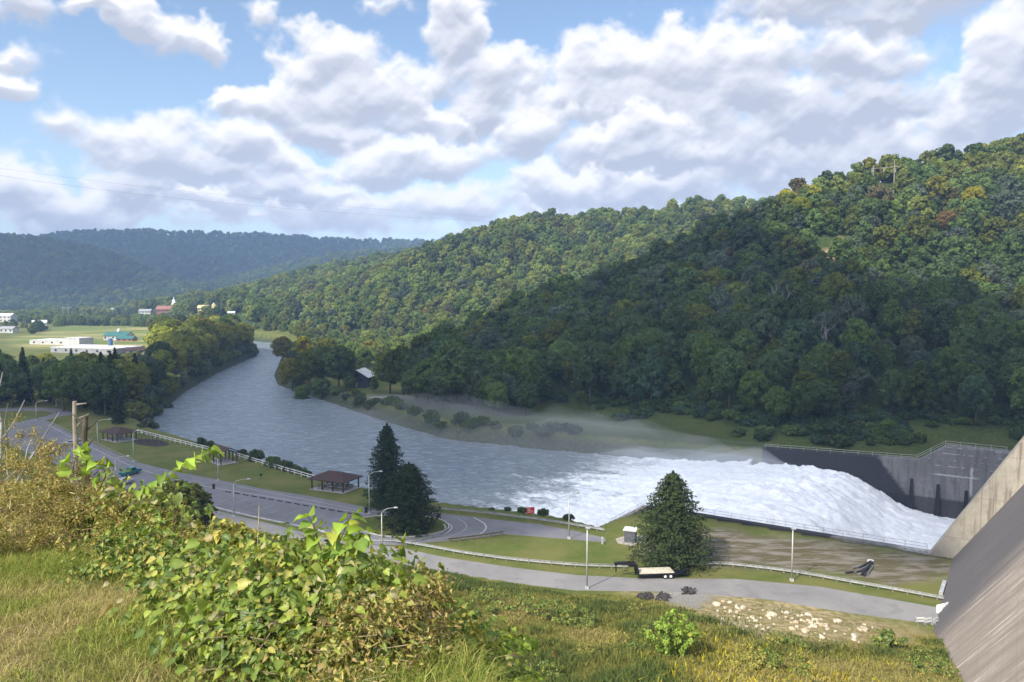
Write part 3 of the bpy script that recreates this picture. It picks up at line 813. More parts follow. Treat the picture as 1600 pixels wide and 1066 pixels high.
M['dam_side'] = concrete('pale_concrete', (0.40, 0.365, 0.30), (0.17, 0.145, 0.115), 'side')
M['basin'] = concrete('basin_concrete', (0.23, 0.225, 0.225), (0.028, 0.029, 0.036), 'basin')

def extrude_profile(prof, y0, y1):
    n = len(prof)
    vs = [(x, y0, z) for x, z in prof] + [(x, y1, z) for x, z in prof]
    fs = [tuple(range(n)), tuple(reversed(range(n, 2 * n)))] + [(i, n + i, n + (i + 1) % n, (i + 1) % n) for i in range(n)]
    return vs, fs
dam = empty('dam', (0, 0, 0), RZ, 'grey brown concrete gravity dam with streaked sloping face at right edge', 'dam')
def dpart(name, prof, y0, y1, mat):
    mb = MB(); mb.add(*extrude_profile(prof, y0, y1)); return mb.build(name, mat, dam)
fn = lambda z: -8.2 + 0.68 * z
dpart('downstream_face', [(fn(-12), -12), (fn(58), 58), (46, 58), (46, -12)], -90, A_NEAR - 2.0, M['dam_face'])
tn = lambda z: -11.6 + 0.60 * z
dpart('training_wall', [(tn(-12), -12), (tn(56), 56), (45.5, 56), (45.5, -12)], A_NEAR - 2.0 + 0.004, A_NEAR + 1.5, M['dam_side'])
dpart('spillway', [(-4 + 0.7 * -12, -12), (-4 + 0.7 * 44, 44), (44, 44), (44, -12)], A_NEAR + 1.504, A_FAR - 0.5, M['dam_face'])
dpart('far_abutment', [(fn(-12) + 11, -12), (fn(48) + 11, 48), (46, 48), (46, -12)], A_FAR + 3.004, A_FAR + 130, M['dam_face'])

def sx(s): return -s                                     # local x from flow coordinate
def rail_fence(name, pts, h, step, mat, label, cat, nr=2, pw=0.07, group=None, zoff=0.0):
    """posts and rails along world points"""
    pts = [Vector(tuple(map(float, p))) for p in pts]
    root = empty(name, pts[0], 0, label, cat, group)
    rl = MB(); off = pts[0]
    for k in range(nr):
        zz = h * (k + 1) / nr - (0.04 if k == nr - 1 else 0)
        for a, b in zip(pts[:-1], pts[1:]):
            rl.bar(a - off + Vector((0, 0, zz)), b - off + Vector((0, 0, zz)), pw * 0.8, pw * 1.1)
    rl.build('rail', mat, root)
    me = None
    for a, b in zip(pts[:-1], pts[1:]):
        n = max(1, int((b - a).length / step))
        for i in range(n + 1 if b is pts[-1] else n):
            p = a.lerp(b, i / n) - off
            if me is None:
                pm = MB(); pm.box((0, 0, h / 2 - 0.1), (pw, pw, h + 0.2)); me = pm.mesh('post'); me.materials.append(mat)
            o = bpy.data.objects.new('post', me); COL.objects.link(o); o.parent = root; o.location = p
    return root
# near basin wall, with the sloping wing wall at its downstream end
bw = empty('basin_wall', (0, 0, 0), RZ, 'low grey concrete basin wall on the near side of the white water', 'wall')
mb = MB(); mb.add(*extrude_profile([(sx(62), -13), (sx(62), 0.25), (sx(S_W0 - 2), 0.25), (sx(S_W0 - 2), -13)], A_NEAR - 1.5, A_NEAR)); mb.build('wall', M['basin'], bw)
mb = MB()
e0 = np.array([-62.0, A_NEAR - 0.5]); e1 = np.array([-66.0, A_NEAR - 9.0])
v = [(e0[0], e0[1], 0.24), (e1[0], e1[1], -2.2), (e1[0], e1[1], -12), (e0[0], e0[1], -12)]
v2 = [(x - 0.9, y, z) for x, y, z in v]
mb.add(v + v2, [(0, 1, 2, 3), (7, 6, 5, 4), (0, 4, 5, 1), (1, 5, 6, 2), (3, 2, 6, 7), (0, 3, 7, 4)]); mb.build('wing_wall', M['dam_side'], bw)
def w3(s, a, z): p = sa(s, a); return (p[0], p[1], z)
rail_fence('railing', [w3(S_W0 + 0.5, A_NEAR - 0.5, 0.25), w3(61.5, A_NEAR - 0.5, 0.25)], 1.1, 3.2, M['pole'], 'thin grey pipe railing along the near basin wall', 'railing', 2, 0.06)
rail_fence('railing', [w3(62.4, A_NEAR - 0.6, 0.2), w3(66.2, A_NEAR - 8.8, -2.2)], 1.1, 2.2, M['pole'], 'short pipe railing sloping down the wing wall beside the grey shed', 'railing', 2, 0.06)
# far basin wall
fw = empty('basin_wall', (0, 0, 0), RZ, 'tall dark wet concrete basin wall on the far side of white water', 'wall')
mb = MB()
mb.add(*extrude_profile([(sx(56.5), -13), (sx(56.5), 1.7), (sx(19.8), 2.9), (sx(14.0), 7.0), (sx(-10), 6.8), (sx(-10), -13)], A_FAR, A_FAR + 3.0)); mb.build('wall', M['basin'], fw)
for s_ in (21.0, 15.4, 9.6, 3.6):
    mb = MB(); mb.add(*extrude_profile([(-0.75, -12), (0.75, -12), (0.28, -1.6 - 0.12 * (21 - s_)), (-0.28, -1.6 - 0.12 * (21 - s_))], -0.55, 0.0))
    mb.build('buttress', M['dark_metal'], fw, loc=(sx(s_), A_FAR - 0.004, 0))
mb = MB(); mb.box((sx(2.0), A_FAR - 0.25, -3.0), (1.0, 0.5, 6.5)); mb.build('gauge_board', M['dark_metal'], fw)
rail_fence('railing', [w3(56, A_FAR + 0.8, 1.75), w3(20.2, A_FAR + 0.8, 2.9), w3(14.2, A_FAR + 0.8, 7.0), w3(2, A_FAR + 0.8, 6.9)], 1.1, 3.0, M['pole'], 'pale pipe railing climbing in a step on the far basin wall', 'railing', 2, 0.06)
# ------------------------------------------------------------------ foliage
def leaf_material(name, attr=None, transl=0.28, var=0.35, obj=True, gloss=0.0):
    """attr: per point colour attribute; otherwise the object's own colour"""
    m = bpy.data.materials.new(name); m.use_nodes = True; T = NT(m.node_tree); T.n.clear()
    out = T.node('ShaderNodeOutputMaterial')
    if attr:
        a = T.node('ShaderNodeAttribute', attribute_name=attr[0], attribute_type=attr[1]); c = a.outputs['Color']
    else:
        c = T.node('ShaderNodeObjectInfo').outputs['Color']
    tc = T.node('ShaderNodeTexCoord').outputs['Object']
    n = T.noise(tc, 0.55, 4, 0.7); n2 = T.noise(tc, 3.5, 3, 0.6)
    f = T.math('ADD', T.map(n, 0.3, 0.7, 1 - var, 1 + var), T.map(n2, 0.3, 0.7, -0.18, 0.18))
    if obj:
        rnd = T.node('ShaderNodeObjectInfo').outputs['Random']
        f = T.math('MULTIPLY', f, T.map(rnd, 0, 1, 0.82, 1.18))
    cc = T.vmath('SCALE', c); T.l.new(f, cc.node.inputs['Scale'])
    d = T.node('ShaderNodeBsdfDiffuse'); t = T.node('ShaderNodeBsdfTranslucent')
    T.l.new(cc, d.inputs[0]); T.l.new(T.vmath('MULTIPLY', cc, (1.15, 1.2, 0.7)), t.inputs[0])
    mx = T.node('ShaderNodeMixShader'); mx.inputs[0].default_value = transl
    T.l.new(d.outputs[0], mx.inputs[1]); T.l.new(t.outputs[0], mx.inputs[2])
    if gloss:
        g = T.node('ShaderNodeBsdfGlossy'); g.inputs['Roughness'].default_value = 0.42; g.inputs[0].default_value = (1, 1, .95, 1)
        m2 = T.node('ShaderNodeMixShader'); m2.inputs[0].default_value = gloss; T.l.new(mx.outputs[0], m2.inputs[1]); T.l.new(g.outputs[0], m2.inputs[2]); mx = m2
    T.l.new(mx.outputs[0], out.inputs[0])
    return m
M['leaf'] = leaf_material('tree_foliage')
M['leaf_inst'] = leaf_material('forest_foliage', ('tint', 'INSTANCER'))
M['leaf_attr'] = leaf_material('plant_leaves', ('tint', 'GEOMETRY'), 0.34, 0.12, False, 0.018)
M['weed'] = leaf_material('weeds', ('tint', 'GEOMETRY'), 0.30, 0.15, False)
M['needle'] = leaf_material('conifer_needles', None, 0.12, 0.30)
M['bark'] = simple('bark', (0.10, 0.085, 0.068), 0.9, var=0.45, scale=3, bump=0.5)
M['bark_pale'] = simple('dead_bark', (0.34, 0.33, 0.31), 0.9, var=0.35, scale=3)
M['stem'] = simple('plant_stems', (0.20, 0.17, 0.09), 0.85, var=0.4, scale=8)
M['dry_stem'] = simple('dry_stalks', (0.42, 0.33, 0.20), 0.85, var=0.4, scale=8)

ICO_V = None
def ico(sub):
    import bmesh
    bm = bmesh.new(); bmesh.ops.create_icosphere(bm, subdivisions=sub, radius=1.0)
    v = np.array([p.co[:] for p in bm.verts]); f = np.array([[q.index for q in t.verts] for t in bm.faces]); bm.free()
    return v, f
ICO1 = ico(1); ICO2 = ico(2)

def unit(v): return v / (np.linalg.norm(v, axis=-1, keepdims=True) + 1e-9)
def quads(P, N, size, r, aspect=0.75):
    """oriented quads with slight bend; returns verts, faces"""
    n = len(P); a = unit(np.cross(N, unit(r.normal(size=(n, 3))))); b = np.cross(N, a)
    s = (size * r.uniform(0.6, 1.35, n))[:, None]
    k = s * 0.16 * r.normal(size=(n, 1))
    V = np.stack([P - a * s * 0.5 - b * s * aspect * 0.35, P + a * s * 0.1 - b * s * aspect * 0.5 + N * k, P + a * s * 0.5 + b * s * aspect * 0.3, P - a * s * 0.1 + b * s * aspect * 0.55 + N * k], 1).reshape(-1, 3)
    Fq = np.arange(4 * n).reshape(n, 4)
    return V, Fq

def crown_mesh(name, seed, rad, h, z0, nl, per, leaf, shape='round', core=0.64, gap=0.0):
    r = np.random.default_rng(seed)
    C = []; Rl = []
    for i in range(nl):
        t = (i + 0.5) / nl
        zz = t ** 0.85
        if shape == 'round': w = math.sqrt(max(0.05, 1 - (2 * zz - 0.75) ** 2 * 0.62)) if zz > 0.375 else 0.80 + 0.5 * zz
        elif shape == 'cone': w = (1 - zz) ** 0.75 * 0.98 + 0.08
        else: w = 0.60 + 0.50 * math.sin(math.pi * min(1, zz * 1.02)) - 0.25 * zz
        an = i * 2.39996 + r.uniform(-0.5, 0.5)
        rr_ = rad * w * (0.62 + 0.30 * r.random()) if r.random() > 0.22 else rad * w * 0.25
        lr = rad * r.uniform(0.17, 0.40) * (1.0 if shape != 'cone' else 0.62 + 0.4 * (1 - zz))
        C.append((math.cos(an) * rr_, math.sin(an) * rr_, z0 + lr * 0.5 + (h - lr * 1.3) * zz)); Rl.append(lr)
    C = np.array(C); Rl = np.array(Rl); cen = np.array([0, 0, z0 + h * 0.45])
    Ps = []; Ns = []
    for i in range(nl):
        d = unit(r.normal(size=(per, 3)) + 0.45 * unit(C[i] - cen) + np.array([0, 0, 0.30]))
        sq = np.array([1, 1, 0.82])
        p = C[i] + d * sq * Rl[i] * (r.uniform(0.72, 1.26, per) ** 1.0)[:, None]
        dist = np.linalg.norm((p[:, None] - C[None]) / sq, axis=2) / Rl[None]
        dist[:, i] = 9
        keep = dist.min(1) > 0.80
        Ps.append(p[keep]); Ns.append(unit(d[keep] + 0.55 * r.normal(size=(keep.sum(), 3))))
    P = np.concatenate(Ps); N = np.concatenate(Ns)
    V, Q = quads(P, N, leaf, r)
    vs = [V]; tr = []
    off = len(V)
    if core > 0:
        iv, if_ = ICO1
        for i in range(nl):
            vs.append(C[i] + iv * Rl[i] * core * np.array([1, 1, 0.8]) * r.uniform(0.88, 1.1, (len(iv), 1))); tr.append(if_ + off); off += len(iv)
    return np_mesh(name, np.concatenate(vs), [Q] + ([np.concatenate(tr)] if tr else []))

def trunk_mesh(name, seed, h, r0, limbs=5, spread=0.3, top=0.8):
    r = random.Random(seed); mb = MB()
    pts = [(r.uniform(-.03, .03) * h * k, r.uniform(-.03, .03) * h * k, h * top * k - 0.6 * (k == 0)) for k in (0, .2, .45, .7, 1)]
    mb.tube(pts, [r0 * 1.25, r0, r0 * 0.8, r0 * 0.5, r0 * 0.18], 7)
    for i in range(limbs):
        k = 0.32 + 0.55 * i / max(1, limbs - 1); b = Vector(pts[0]).lerp(Vector(pts[-1]), k); a = i * 2.4 + r.random()
        L = h * spread * (1.15 - k * 0.7)
        m_ = b + Vector((math.cos(a) * L * .5, math.sin(a) * L * .5, L * .35)); e = b + Vector((math.cos(a) * L, math.sin(a) * L, L * .8))
        mb.tube([b, m_, e], [r0 * 0.42 * (1.1 - k * .5), r0 * 0.28, r0 * 0.08], 5)
    me = mb.mesh(name); me.polygons.foreach_set('use_smooth', [True] * len(me.polygons)); return me

# broadleaf kinds: (crown mesh, trunk mesh, height)
BL = []
for i in range(7):
    rad = [5.6, 6.2, 5.0, 5.8, 4.6, 6.6, 5.2][i]; h = [12, 13, 12.5, 11.5, 13, 13.5, 11][i]; z0 = [4.5, 5, 4.5, 5, 4, 5, 4.5][i]
    cm = crown_mesh('crown', 100 + i, rad, h, z0, 46, 125, 0.78, 'round' if i != 4 else 'tall'); cm.materials.append(M['leaf'])
    tm = trunk_mesh('trunk', 200 + i, z0 + h, 0.32, 6); tm.materials.append(M['bark'])
    BL.append((cm, tm, z0 + h))
CONE = []
for i in range(2):
    cm = crown_mesh('crown', 140 + i, 4.6, 14, 3.0, 34, 130, 0.75, 'cone'); cm.materials.append(M['leaf'])
    tm = trunk_mesh('trunk', 240 + i, 16, 0.28, 5); tm.materials.append(M['bark']); CONE.append((cm, tm, 17))

def conifer_mesh(name, seed, h, rad, wh, br, nq, leaf, base=0.05, dens=1.0, power=0.85, ragged=0.18, inner=0.52, asp=0.55):
    r = np.random.default_rng(seed); Ps = []; Ns = []; rot = 0
    for i in range(wh):
        t = base + (1 - base) * (i / (wh - 1)) ** 0.92
        L0 = rad * (1 - t) ** power * (1 if t > 0.14 else 0.86) + 0.12
        for k in range(br):
            a = rot + 2 * math.pi * k / br + r.uniform(-.25, .25); L = L0 * r.uniform(1 - ragged * 1.6, 1 + ragged)
            n = max(3, int(nq * (0.25 + 0.75 * L / rad)))
            u = r.uniform(0.15, 1.03, n) ** 0.7
            rise = 0.10 * L * u - 0.34 * L * u ** 2 + 0.18 * L * u ** 4
            side = r.normal(size=n) * 0.14 * L * (1.1 - u * 0.75)
            dx, dy = math.cos(a), math.sin(a)
            p = np.stack([dx * L * u - dy * side, dy * L * u + dx * side, t * h + rise + r.normal(size=n) * 0.10], 1)
            nn = np.stack([dx * 0.45 * np.ones(n), dy * 0.45 * np.ones(n), np.full(n, 0.8)], 1) + 0.5 * r.normal(size=(n, 3))
            Ps.append(p); Ns.append(unit(nn))
        rot += 0.7
    P = np.concatenate(Ps); N = np.concatenate(Ns)
    V, Q = quads(P, N, leaf, r, asp)
    # inner mass so the trunk does not shine through
    nz = 9; ring = []
    for j in range(nz):
        t = base + (1 - base) * j / (nz - 1)
        for k in range(10):
            a = 2 * math.pi * k / 10; q = rad * (1 - t) ** power * inner * r.uniform(0.8, 1.15)
            ring.append((math.cos(a) * q, math.sin(a) * q, t * h * 0.97))
    ring = np.array(ring); b = len(V)
    rq = np.array([[b + j * 10 + k, b + j * 10 + (k + 1) % 10, b + (j + 1) * 10 + (k + 1) % 10, b + (j + 1) * 10 + k] for j in range(nz - 1) for k in range(10)])
    return np_mesh(name, np.vstack([V, ring]), [Q, rq])
def straight_trunk(name, h, r0):
    mb = MB(); mb.tube([(0, 0, -0.5), (0, 0, h * 0.4), (0, 0, h * 0.97)], [r0, r0 * 0.7, r0 * 0.1], 8)
    me = mb.mesh(name); me.materials.append(M['bark']); return me
CON = []
for i in range(3):
    cm = conifer_mesh('crown', 300 + i, 18, [3.6, 4.2, 3.2][i], 26, 9, 16, 0.75); cm.materials.append(M['needle'])
    CON.append((cm, straight_trunk('trunk', 18, 0.25), 18))

def cap_left(x, y, h, s, vmin):
    """trees before the works stay low enough that the field shows behind them"""
    u = 800 + F * x / y
    if u > 245: return s
    z = CAMZ - y * (vmin - 450) / F
    return min(s, max(0.35, (z - Hs(x, y)) / h))
def plant_tree(kind, pos, scale, color, name, label, cat='tree', group=None, rz=None, sz=None, pale=False):
    cm, tm, h = kind
    root = empty(name, pos, random.uniform(0, 6.28) if rz is None else rz, label, cat, group)
    s = scale
    root.scale = (s, s, s * (sz or 1))
    c = bpy.data.objects.new('crown', cm); COL.objects.link(c); c.parent = root; c.color = (*color, 1)
    t = bpy.data.objects.new('trunk', tm); COL.objects.link(t); t.parent = root
    return root

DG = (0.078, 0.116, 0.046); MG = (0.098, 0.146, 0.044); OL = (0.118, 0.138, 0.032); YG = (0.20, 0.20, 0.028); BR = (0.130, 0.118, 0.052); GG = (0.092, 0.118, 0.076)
YE = (0.32, 0.29, 0.03); TEAL = (0.064, 0.108, 0.060)
def pick(r, table):
    q = r.random(); a = 0
    for w, c in table:
        a += w
        if q < a: return c
    return table[-1][1]
def jit(c, r, k=0.18):
    f = 1 + k * (r.random() * 2 - 1); return (c[0] * f * (1 + 0.08 * (r.random() - .5)), c[1] * f, c[2] * f * (1 + 0.3 * (r.random() - .5)))

def scatter(x0, x1, y0, y1, step, jitter=0.42, seed=1):
    r = np.random.default_rng(seed); xs = np.arange(x0, x1, step); ys = np.arange(y0, y1, step)
    X, Y = np.meshgrid(xs, ys); X = X + (np.arange(len(ys)) % 2)[:, None] * step / 2
    X = X + r.uniform(-jitter, jitter, X.shape) * step; Y = Y + r.uniform(-jitter, jitter, Y.shape) * step
    return X.ravel(), Y.ravel()
def in_view(x, y, m=0.03): return (y > 5) & (np.abs(x / np.maximum(y, 1)) < 0.652 + m)

# clearing under the power line on the near hill, the lawn by the cabin, the bench
def near_hill_ok(x, y):
    s = x * FL[0] + y * FL[1]; a = x * AX[0] + y * AX[1]
    z = H(x, y)
    ok = in_view(x, y, 0.10) & ~inside(x, y, river_poly) & (z > 2.9)
    rd_ = seg_dist(x, y, river_poly, closed=True)
    ok = np.where(x < 12, in_view(x, y, .1) & ~inside(x, y, river_poly) & (rd_ > 9 + 6 * smooth(x, -40, 12)) & (x > -78) & ~((x < -38) & (y > 305)), ok)
    ok &= a > A_FAR + 15
    d = np.hypot(x - 66, y - 250)
    return ok, z
TREES = []       # (x, y, z) of the individual trees on the hill, used to keep things apart
def near_forest():
    X, Y = scatter(-75, 520, 215, 500, 8.9, 0.40, 5)
    ok, Z = near_hill_ok(X, Y)
    inr = np.zeros(len(X), bool)
    q = seg_dist(X, Y, [(p[0], p[1]) for p in ridges[0]])
    back = Y > np.interp(X, [p[0] for p in ridges[0]][::-1], [p[1] for p in ridges[0]][::-1]) + 14
    ok &= ~back
    sl = inside(X, Y, SLIDE) | (seg_dist(X, Y, SLIDE, closed=True) < 3.0)
    ok &= ~sl
    ok &= ~((np.abs(X - 204) < 8) & (Y > 418) & (Y < 447))
    X, Y, Z = X[ok], Y[ok], Z[ok]
    o = np.argsort(np.hypot(X, Y)); return X[o], Y[o], Z[o]
NX, NY, NZ = near_forest()
N_IND = 235
R1 = random.Random(11)
HILL_GROUPS = {}
for i in range(min(N_IND, len(NX))):
    x, y, z = NX[i], NY[i], NZ[i]
    u = 800 + F * x / y
    edge = y < 262 + 0.10 * max(0, x)
    c = pick(R1, [(0.38, DG), (0.27, MG), (0.16, GG), (0.08, OL), (0.01, BR), (0.10, TEAL)])
    nm = {DG: 'dark green', MG: 'mid green', GG: 'grey green', OL: 'olive green', BR: 'brownish', TEAL: 'bluish green'}[c]
    part = 'left end' if u < 900 else ('middle' if u < 1250 else 'right end')
    lab = f'{nm} broadleaf tree among many on the shaded {part} of the right hill'
    kind = BL[R1.randrange(7)] if R1.random() > 0.12 else CONE[R1.randrange(2)]
    sc_ = R1.uniform(0.62, 1.16) * (0.80 if edge else 1.0)
    if u < 760: sc_ *= 1.18
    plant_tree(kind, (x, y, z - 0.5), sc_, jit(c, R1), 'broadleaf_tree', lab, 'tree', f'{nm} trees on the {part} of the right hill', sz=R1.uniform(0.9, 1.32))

# ---- the rest of the wood: one object, instanced crowns
FAR = []
for i in range(6):
    me = crown_mesh('far_crown', 400 + i, [5.4, 6.0, 5.0, 5.6, 4.8, 5.8][i], 12, 3, 28, 56, 1.20, 'round' if i < 5 else 'tall', core=0.70); me.materials.append(M['leaf_inst']); FAR.append(me)
XF = []
for i in range(4):
    me = crown_mesh('distant_crown', 420 + i, [6.2, 7, 5.6, 6.6][i], 11, 1, 13, 20, 2.3, 'round', core=0.85); me.materials.append(M['leaf_inst']); XF.append(me)
def stuff_trees(name, label, P, scl, idx, tint, meshes):
    col = bpy.data.collections.new(name + '_kinds')
    for k, me in enumerate(meshes):
        col.objects.link(bpy.data.objects.new(f'{name}_kind_{k}', me))
    me = bpy.data.meshes.new(name); me.vertices.add(len(P)); me.vertices.foreach_set('co', np.asarray(P, np.float32).ravel())
    add_attr(me, 'scl', scl); a = me.attributes.new('idx', 'INT', 'POINT'); a.data.foreach_set('value', np.asarray(idx, np.int32))
    a = me.attributes.new('rotz', 'FLOAT', 'POINT'); a.data.foreach_set('value', rng.uniform(0, 6.28, len(P)).astype(np.float32))
    add_col(me, 'tint', tint)
    o = link(name, me); tag(o, label, None, None, 'stuff')
    g = bpy.data.node_groups.new(name, 'GeometryNodeTree')
    g.interface.new_socket('Geometry', in_out='INPUT', socket_type='NodeSocketGeometry'); g.interface.new_socket('Geometry', in_out='OUTPUT', socket_type='NodeSocketGeometry')
    T = NT(g); gi = T.node('NodeGroupInput'); go = T.node('NodeGroupOutput')
    ci = T.node('GeometryNodeCollectionInfo'); ci.inputs['Collection'].default_value = col
    ci.inputs['Separate Children'].default_value = True; ci.inputs['Reset Children'].default_value = True
    ip = T.node('GeometryNodeInstanceOnPoints'); T.l.new(gi.outputs[0], ip.inputs['Points']); T.l.new(ci.outputs[0], ip.inputs['Instance'])
    ip.inputs['Pick Instance'].default_value = True
    def at_(nm, ty): n = T.node('GeometryNodeInputNamedAttribute', data_type=ty); n.inputs['Name'].default_value = nm; return n.outputs[0]
    T.l.new(at_('idx', 'INT'), ip.inputs['Instance Index'])
    cr = T.node('ShaderNodeCombineXYZ'); T.l.new(at_('rotz', 'FLOAT'), cr.inputs[2]); T.l.new(cr.outputs[0], ip.inputs['Rotation'])
    cs = T.node('ShaderNodeCombineXYZ'); s_ = at_('scl', 'FLOAT')
    for k in range(3): T.l.new(s_, cs.inputs[k])
    T.l.new(cs.outputs[0], ip.inputs['Scale'])
    T.l.new(ip.outputs[0], go.inputs[0])
    md = o.modifiers.new('scatter', 'NODES'); md.node_group = g
    return o

def tints(n, seed, table):
    r = random.Random(seed); return np.array([jit(pick(r, table), r, 0.22) for _ in range(n)])
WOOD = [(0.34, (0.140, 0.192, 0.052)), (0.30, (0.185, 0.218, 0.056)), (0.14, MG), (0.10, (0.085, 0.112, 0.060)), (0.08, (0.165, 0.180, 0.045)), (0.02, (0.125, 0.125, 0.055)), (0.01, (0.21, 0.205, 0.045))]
# upper part of the near hill
X, Y, Z = NX[N_IND:], NY[N_IND:], NZ[N_IND:]
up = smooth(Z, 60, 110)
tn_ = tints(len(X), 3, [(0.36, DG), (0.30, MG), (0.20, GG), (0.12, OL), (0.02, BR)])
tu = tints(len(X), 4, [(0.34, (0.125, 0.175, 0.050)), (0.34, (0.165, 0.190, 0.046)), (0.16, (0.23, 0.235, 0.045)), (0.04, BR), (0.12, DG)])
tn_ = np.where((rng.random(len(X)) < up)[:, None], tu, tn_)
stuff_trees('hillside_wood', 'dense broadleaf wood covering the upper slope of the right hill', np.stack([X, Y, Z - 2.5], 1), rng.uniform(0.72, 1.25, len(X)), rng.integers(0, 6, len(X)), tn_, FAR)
# second ridge and valley sides
TOWN = [px_poly([(160, 478), (350, 472), (375, 484), (260, 492), (150, 490)])]
FACT = px_poly([(20, 560), (60, 530), (150, 527), (235, 528), (240, 552), (150, 566)])
def mid_wood():
    X, Y = scatter(-700, 460, 395, 1420, 9.6, 0.42, 9); Z = H(X, Y)
    ok = in_view(X, Y, 0.03) & ~inside(X, Y, river_poly) & (seg_dist(X, Y, river_poly, closed=True) > 4)
    ok &= ~inside(X, Y, FIELD) & ~inside(X, Y, FACT)
    beyond = Y > np.interp(X, [p[0] for p in ridges[0]][::-1], [p[1] for p in ridges[0]][::-1]) + 55
    ok &= np.where(X > -60, beyond, True) & ((Y > 472) | ((X < -76) & (X > -140)))
    clump = fbm(X / 70, Y / 70, 33, 3)
    ok &= (Z > 8) | (clump > -0.02) | (X > -190)
    ok &= ~((Z < 8) & (X < -185) & (Y < 610) & (X > -420))
    for p in SITES.values():                     # keep the view of the town buildings open
        t = (X * p[0] + Y * p[1]) / math.hypot(p[0], p[1]); L = math.hypot(p[0], p[1]); side = np.abs(X * p[1] - Y * p[0]) / L
        ok &= ~((side < 13) & (t < L + 12) & (t > L - 75))
    # hide the back faces of the second ridge
    bk = Y > np.interp(X, [p[0] for p in ridges[1]][::-1], [p[1] for p in ridges[1]][::-1]) + 45
    ok &= ~(bk & (X > -420))
    return X[ok], Y[ok], Z[ok]
X, Y, Z = mid_wood()
print('mid wood', len(X))
tt = tints(len(X), 5, WOOD)
stuff_trees('valley_wood', 'sunlit broadleaf wood on the second ridge and the valley floor', np.stack([X, Y, Z - 2.6], 1), rng.uniform(0.70, 1.28, len(X)) * np.where(Z > 8, 1, 0.72), rng.integers(0, 6, len(X)), tt, FAR)
def far_wood():
    X, Y = scatter(-2100, 700, 1380, 3000, 15.5, 0.45, 19); Z = H(X, Y)
    ok = in_view(X, Y, 0.02) & (X < 320)
    clump = fbm(X / 90, Y / 90, 39, 3)
    ok &= (Z > 14) | (clump > -0.12)
    return X[ok], Y[ok], Z[ok]
X, Y, Z = far_wood()
print('far wood', len(X))
stuff_trees('distant_wood', 'distant wooded hills seen as one mass of trees', np.stack([X, Y, Z - 1.5], 1), rng.uniform(0.85, 1.35, len(X)), rng.integers(0, 4, len(X)), tints(len(X), 6, [(0.35, MG), (0.25, DG), (0.2, OL), (0.2, GG)]), XF)

# ---- single trees that stand out on the right hill
def special(u, v, d, kind, scale, color, label, name='broadleaf_tree', sz=1.0):
    p = at_ground(u, v); 
    return plant_tree(kind, (p[0], p[1], p[2] - 0.4), scale, color, name, label, sz=sz)
special(1172, 612, 0, CONE[0], 0.86, (0.085, 0.115, 0.030), 'slim pale green tree with bare lower trunk standing before the shaded hill', sz=1.05)
special(1015, 612, 0, CONE[1], 1.12, (0.070, 0.100, 0.026), 'pointed olive green tree at the foot of the shaded hill')
special(1315, 620, 0, BL[4], 0.92, (0.090, 0.110, 0.028), 'tall olive green tree beside the grey bare tree at the hill foot')
special(1432, 650, 0, CONE[0], 1.02, (0.070, 0.098, 0.030), 'bushy mid green tree at the hill foot above the basin wall')
p_y = [(1520, 340, 'bright yellow tree on the sunny upper right of the hill', YE, 0.95), (1228, 335, 'yellow tree on the ridge line left of the bare earth strip', YE, 0.85), (1250, 350, 'lime green tree on the ridge beside the yellow one', (0.20, 0.22, 0.03), 0.9),
       (1478, 370, 'rusty brown tree on the sunny upper hill left of the yellow tree', (0.17, 0.11, 0.045), 0.8)]
for u, v, lab, c, s_ in p_y:
    special(u, v, 0, BL[3], s_, c, lab)
def bare_tree(pos, h, label, name='bare_tree', mat=None, seed=1, cat='tree', twig=3):
    r = random.Random(seed); root = empty(name, pos, 0, label, cat)
    mb = MB(); br = MB()
    mb.tube([(0, 0, -0.5), (0.1, 0, h * .35), (0, .1, h * .6)], [h * .022, h * .016, h * .010], 7)
    def limb(b, d, L, rad, depth):
        m_ = b + d * L * .5 + Vector((r.uniform(-.1, .1), r.uniform(-.1, .1), .06)) * L; e = b + d * L + Vector((0, 0, .12 * L))
        br.tube([b, m_, e], [rad, rad * .7, rad * .35], 5)
        if depth > 0:
            for k in range(3):
                q = b.lerp(e, 0.45 + 0.27 * k); dd = (d + Vector((r.uniform(-.8, .8), r.uniform(-.8, .8), r.uniform(0, .7)))).normalized()
                limb(q, dd, L * .55, rad * .5, depth - 1)
    for k in range(7):
        a = k * 2.4; zz = h * (.3 + .045 * k)
        limb(Vector((0.05, 0.03, zz)), Vector((math.cos(a) * .55, math.sin(a) * .55, .85)).normalized(), h * .42, h * .010, twig - 1)
    mb.build('trunk', mat or M['bark_pale'], root); br.build('branches', mat or M['bark_pale'], root)
    return root
for u, v, d, h, lab in [(1218, 520, 0, 15, 'bare pale grey tree standing in the dark shaded wood'), (1278, 575, 0, 13, 'bare grey tree lower down between olive green trees')]:
    p = at_ground(u, v); q = p - 4.5 * np.array([p[0], p[1], 0]) / np.hypot(p[0], p[1])
    bare_tree((q[0], q[1], Hs(q[0], q[1]) + 3.0), h, lab, seed=int(u))

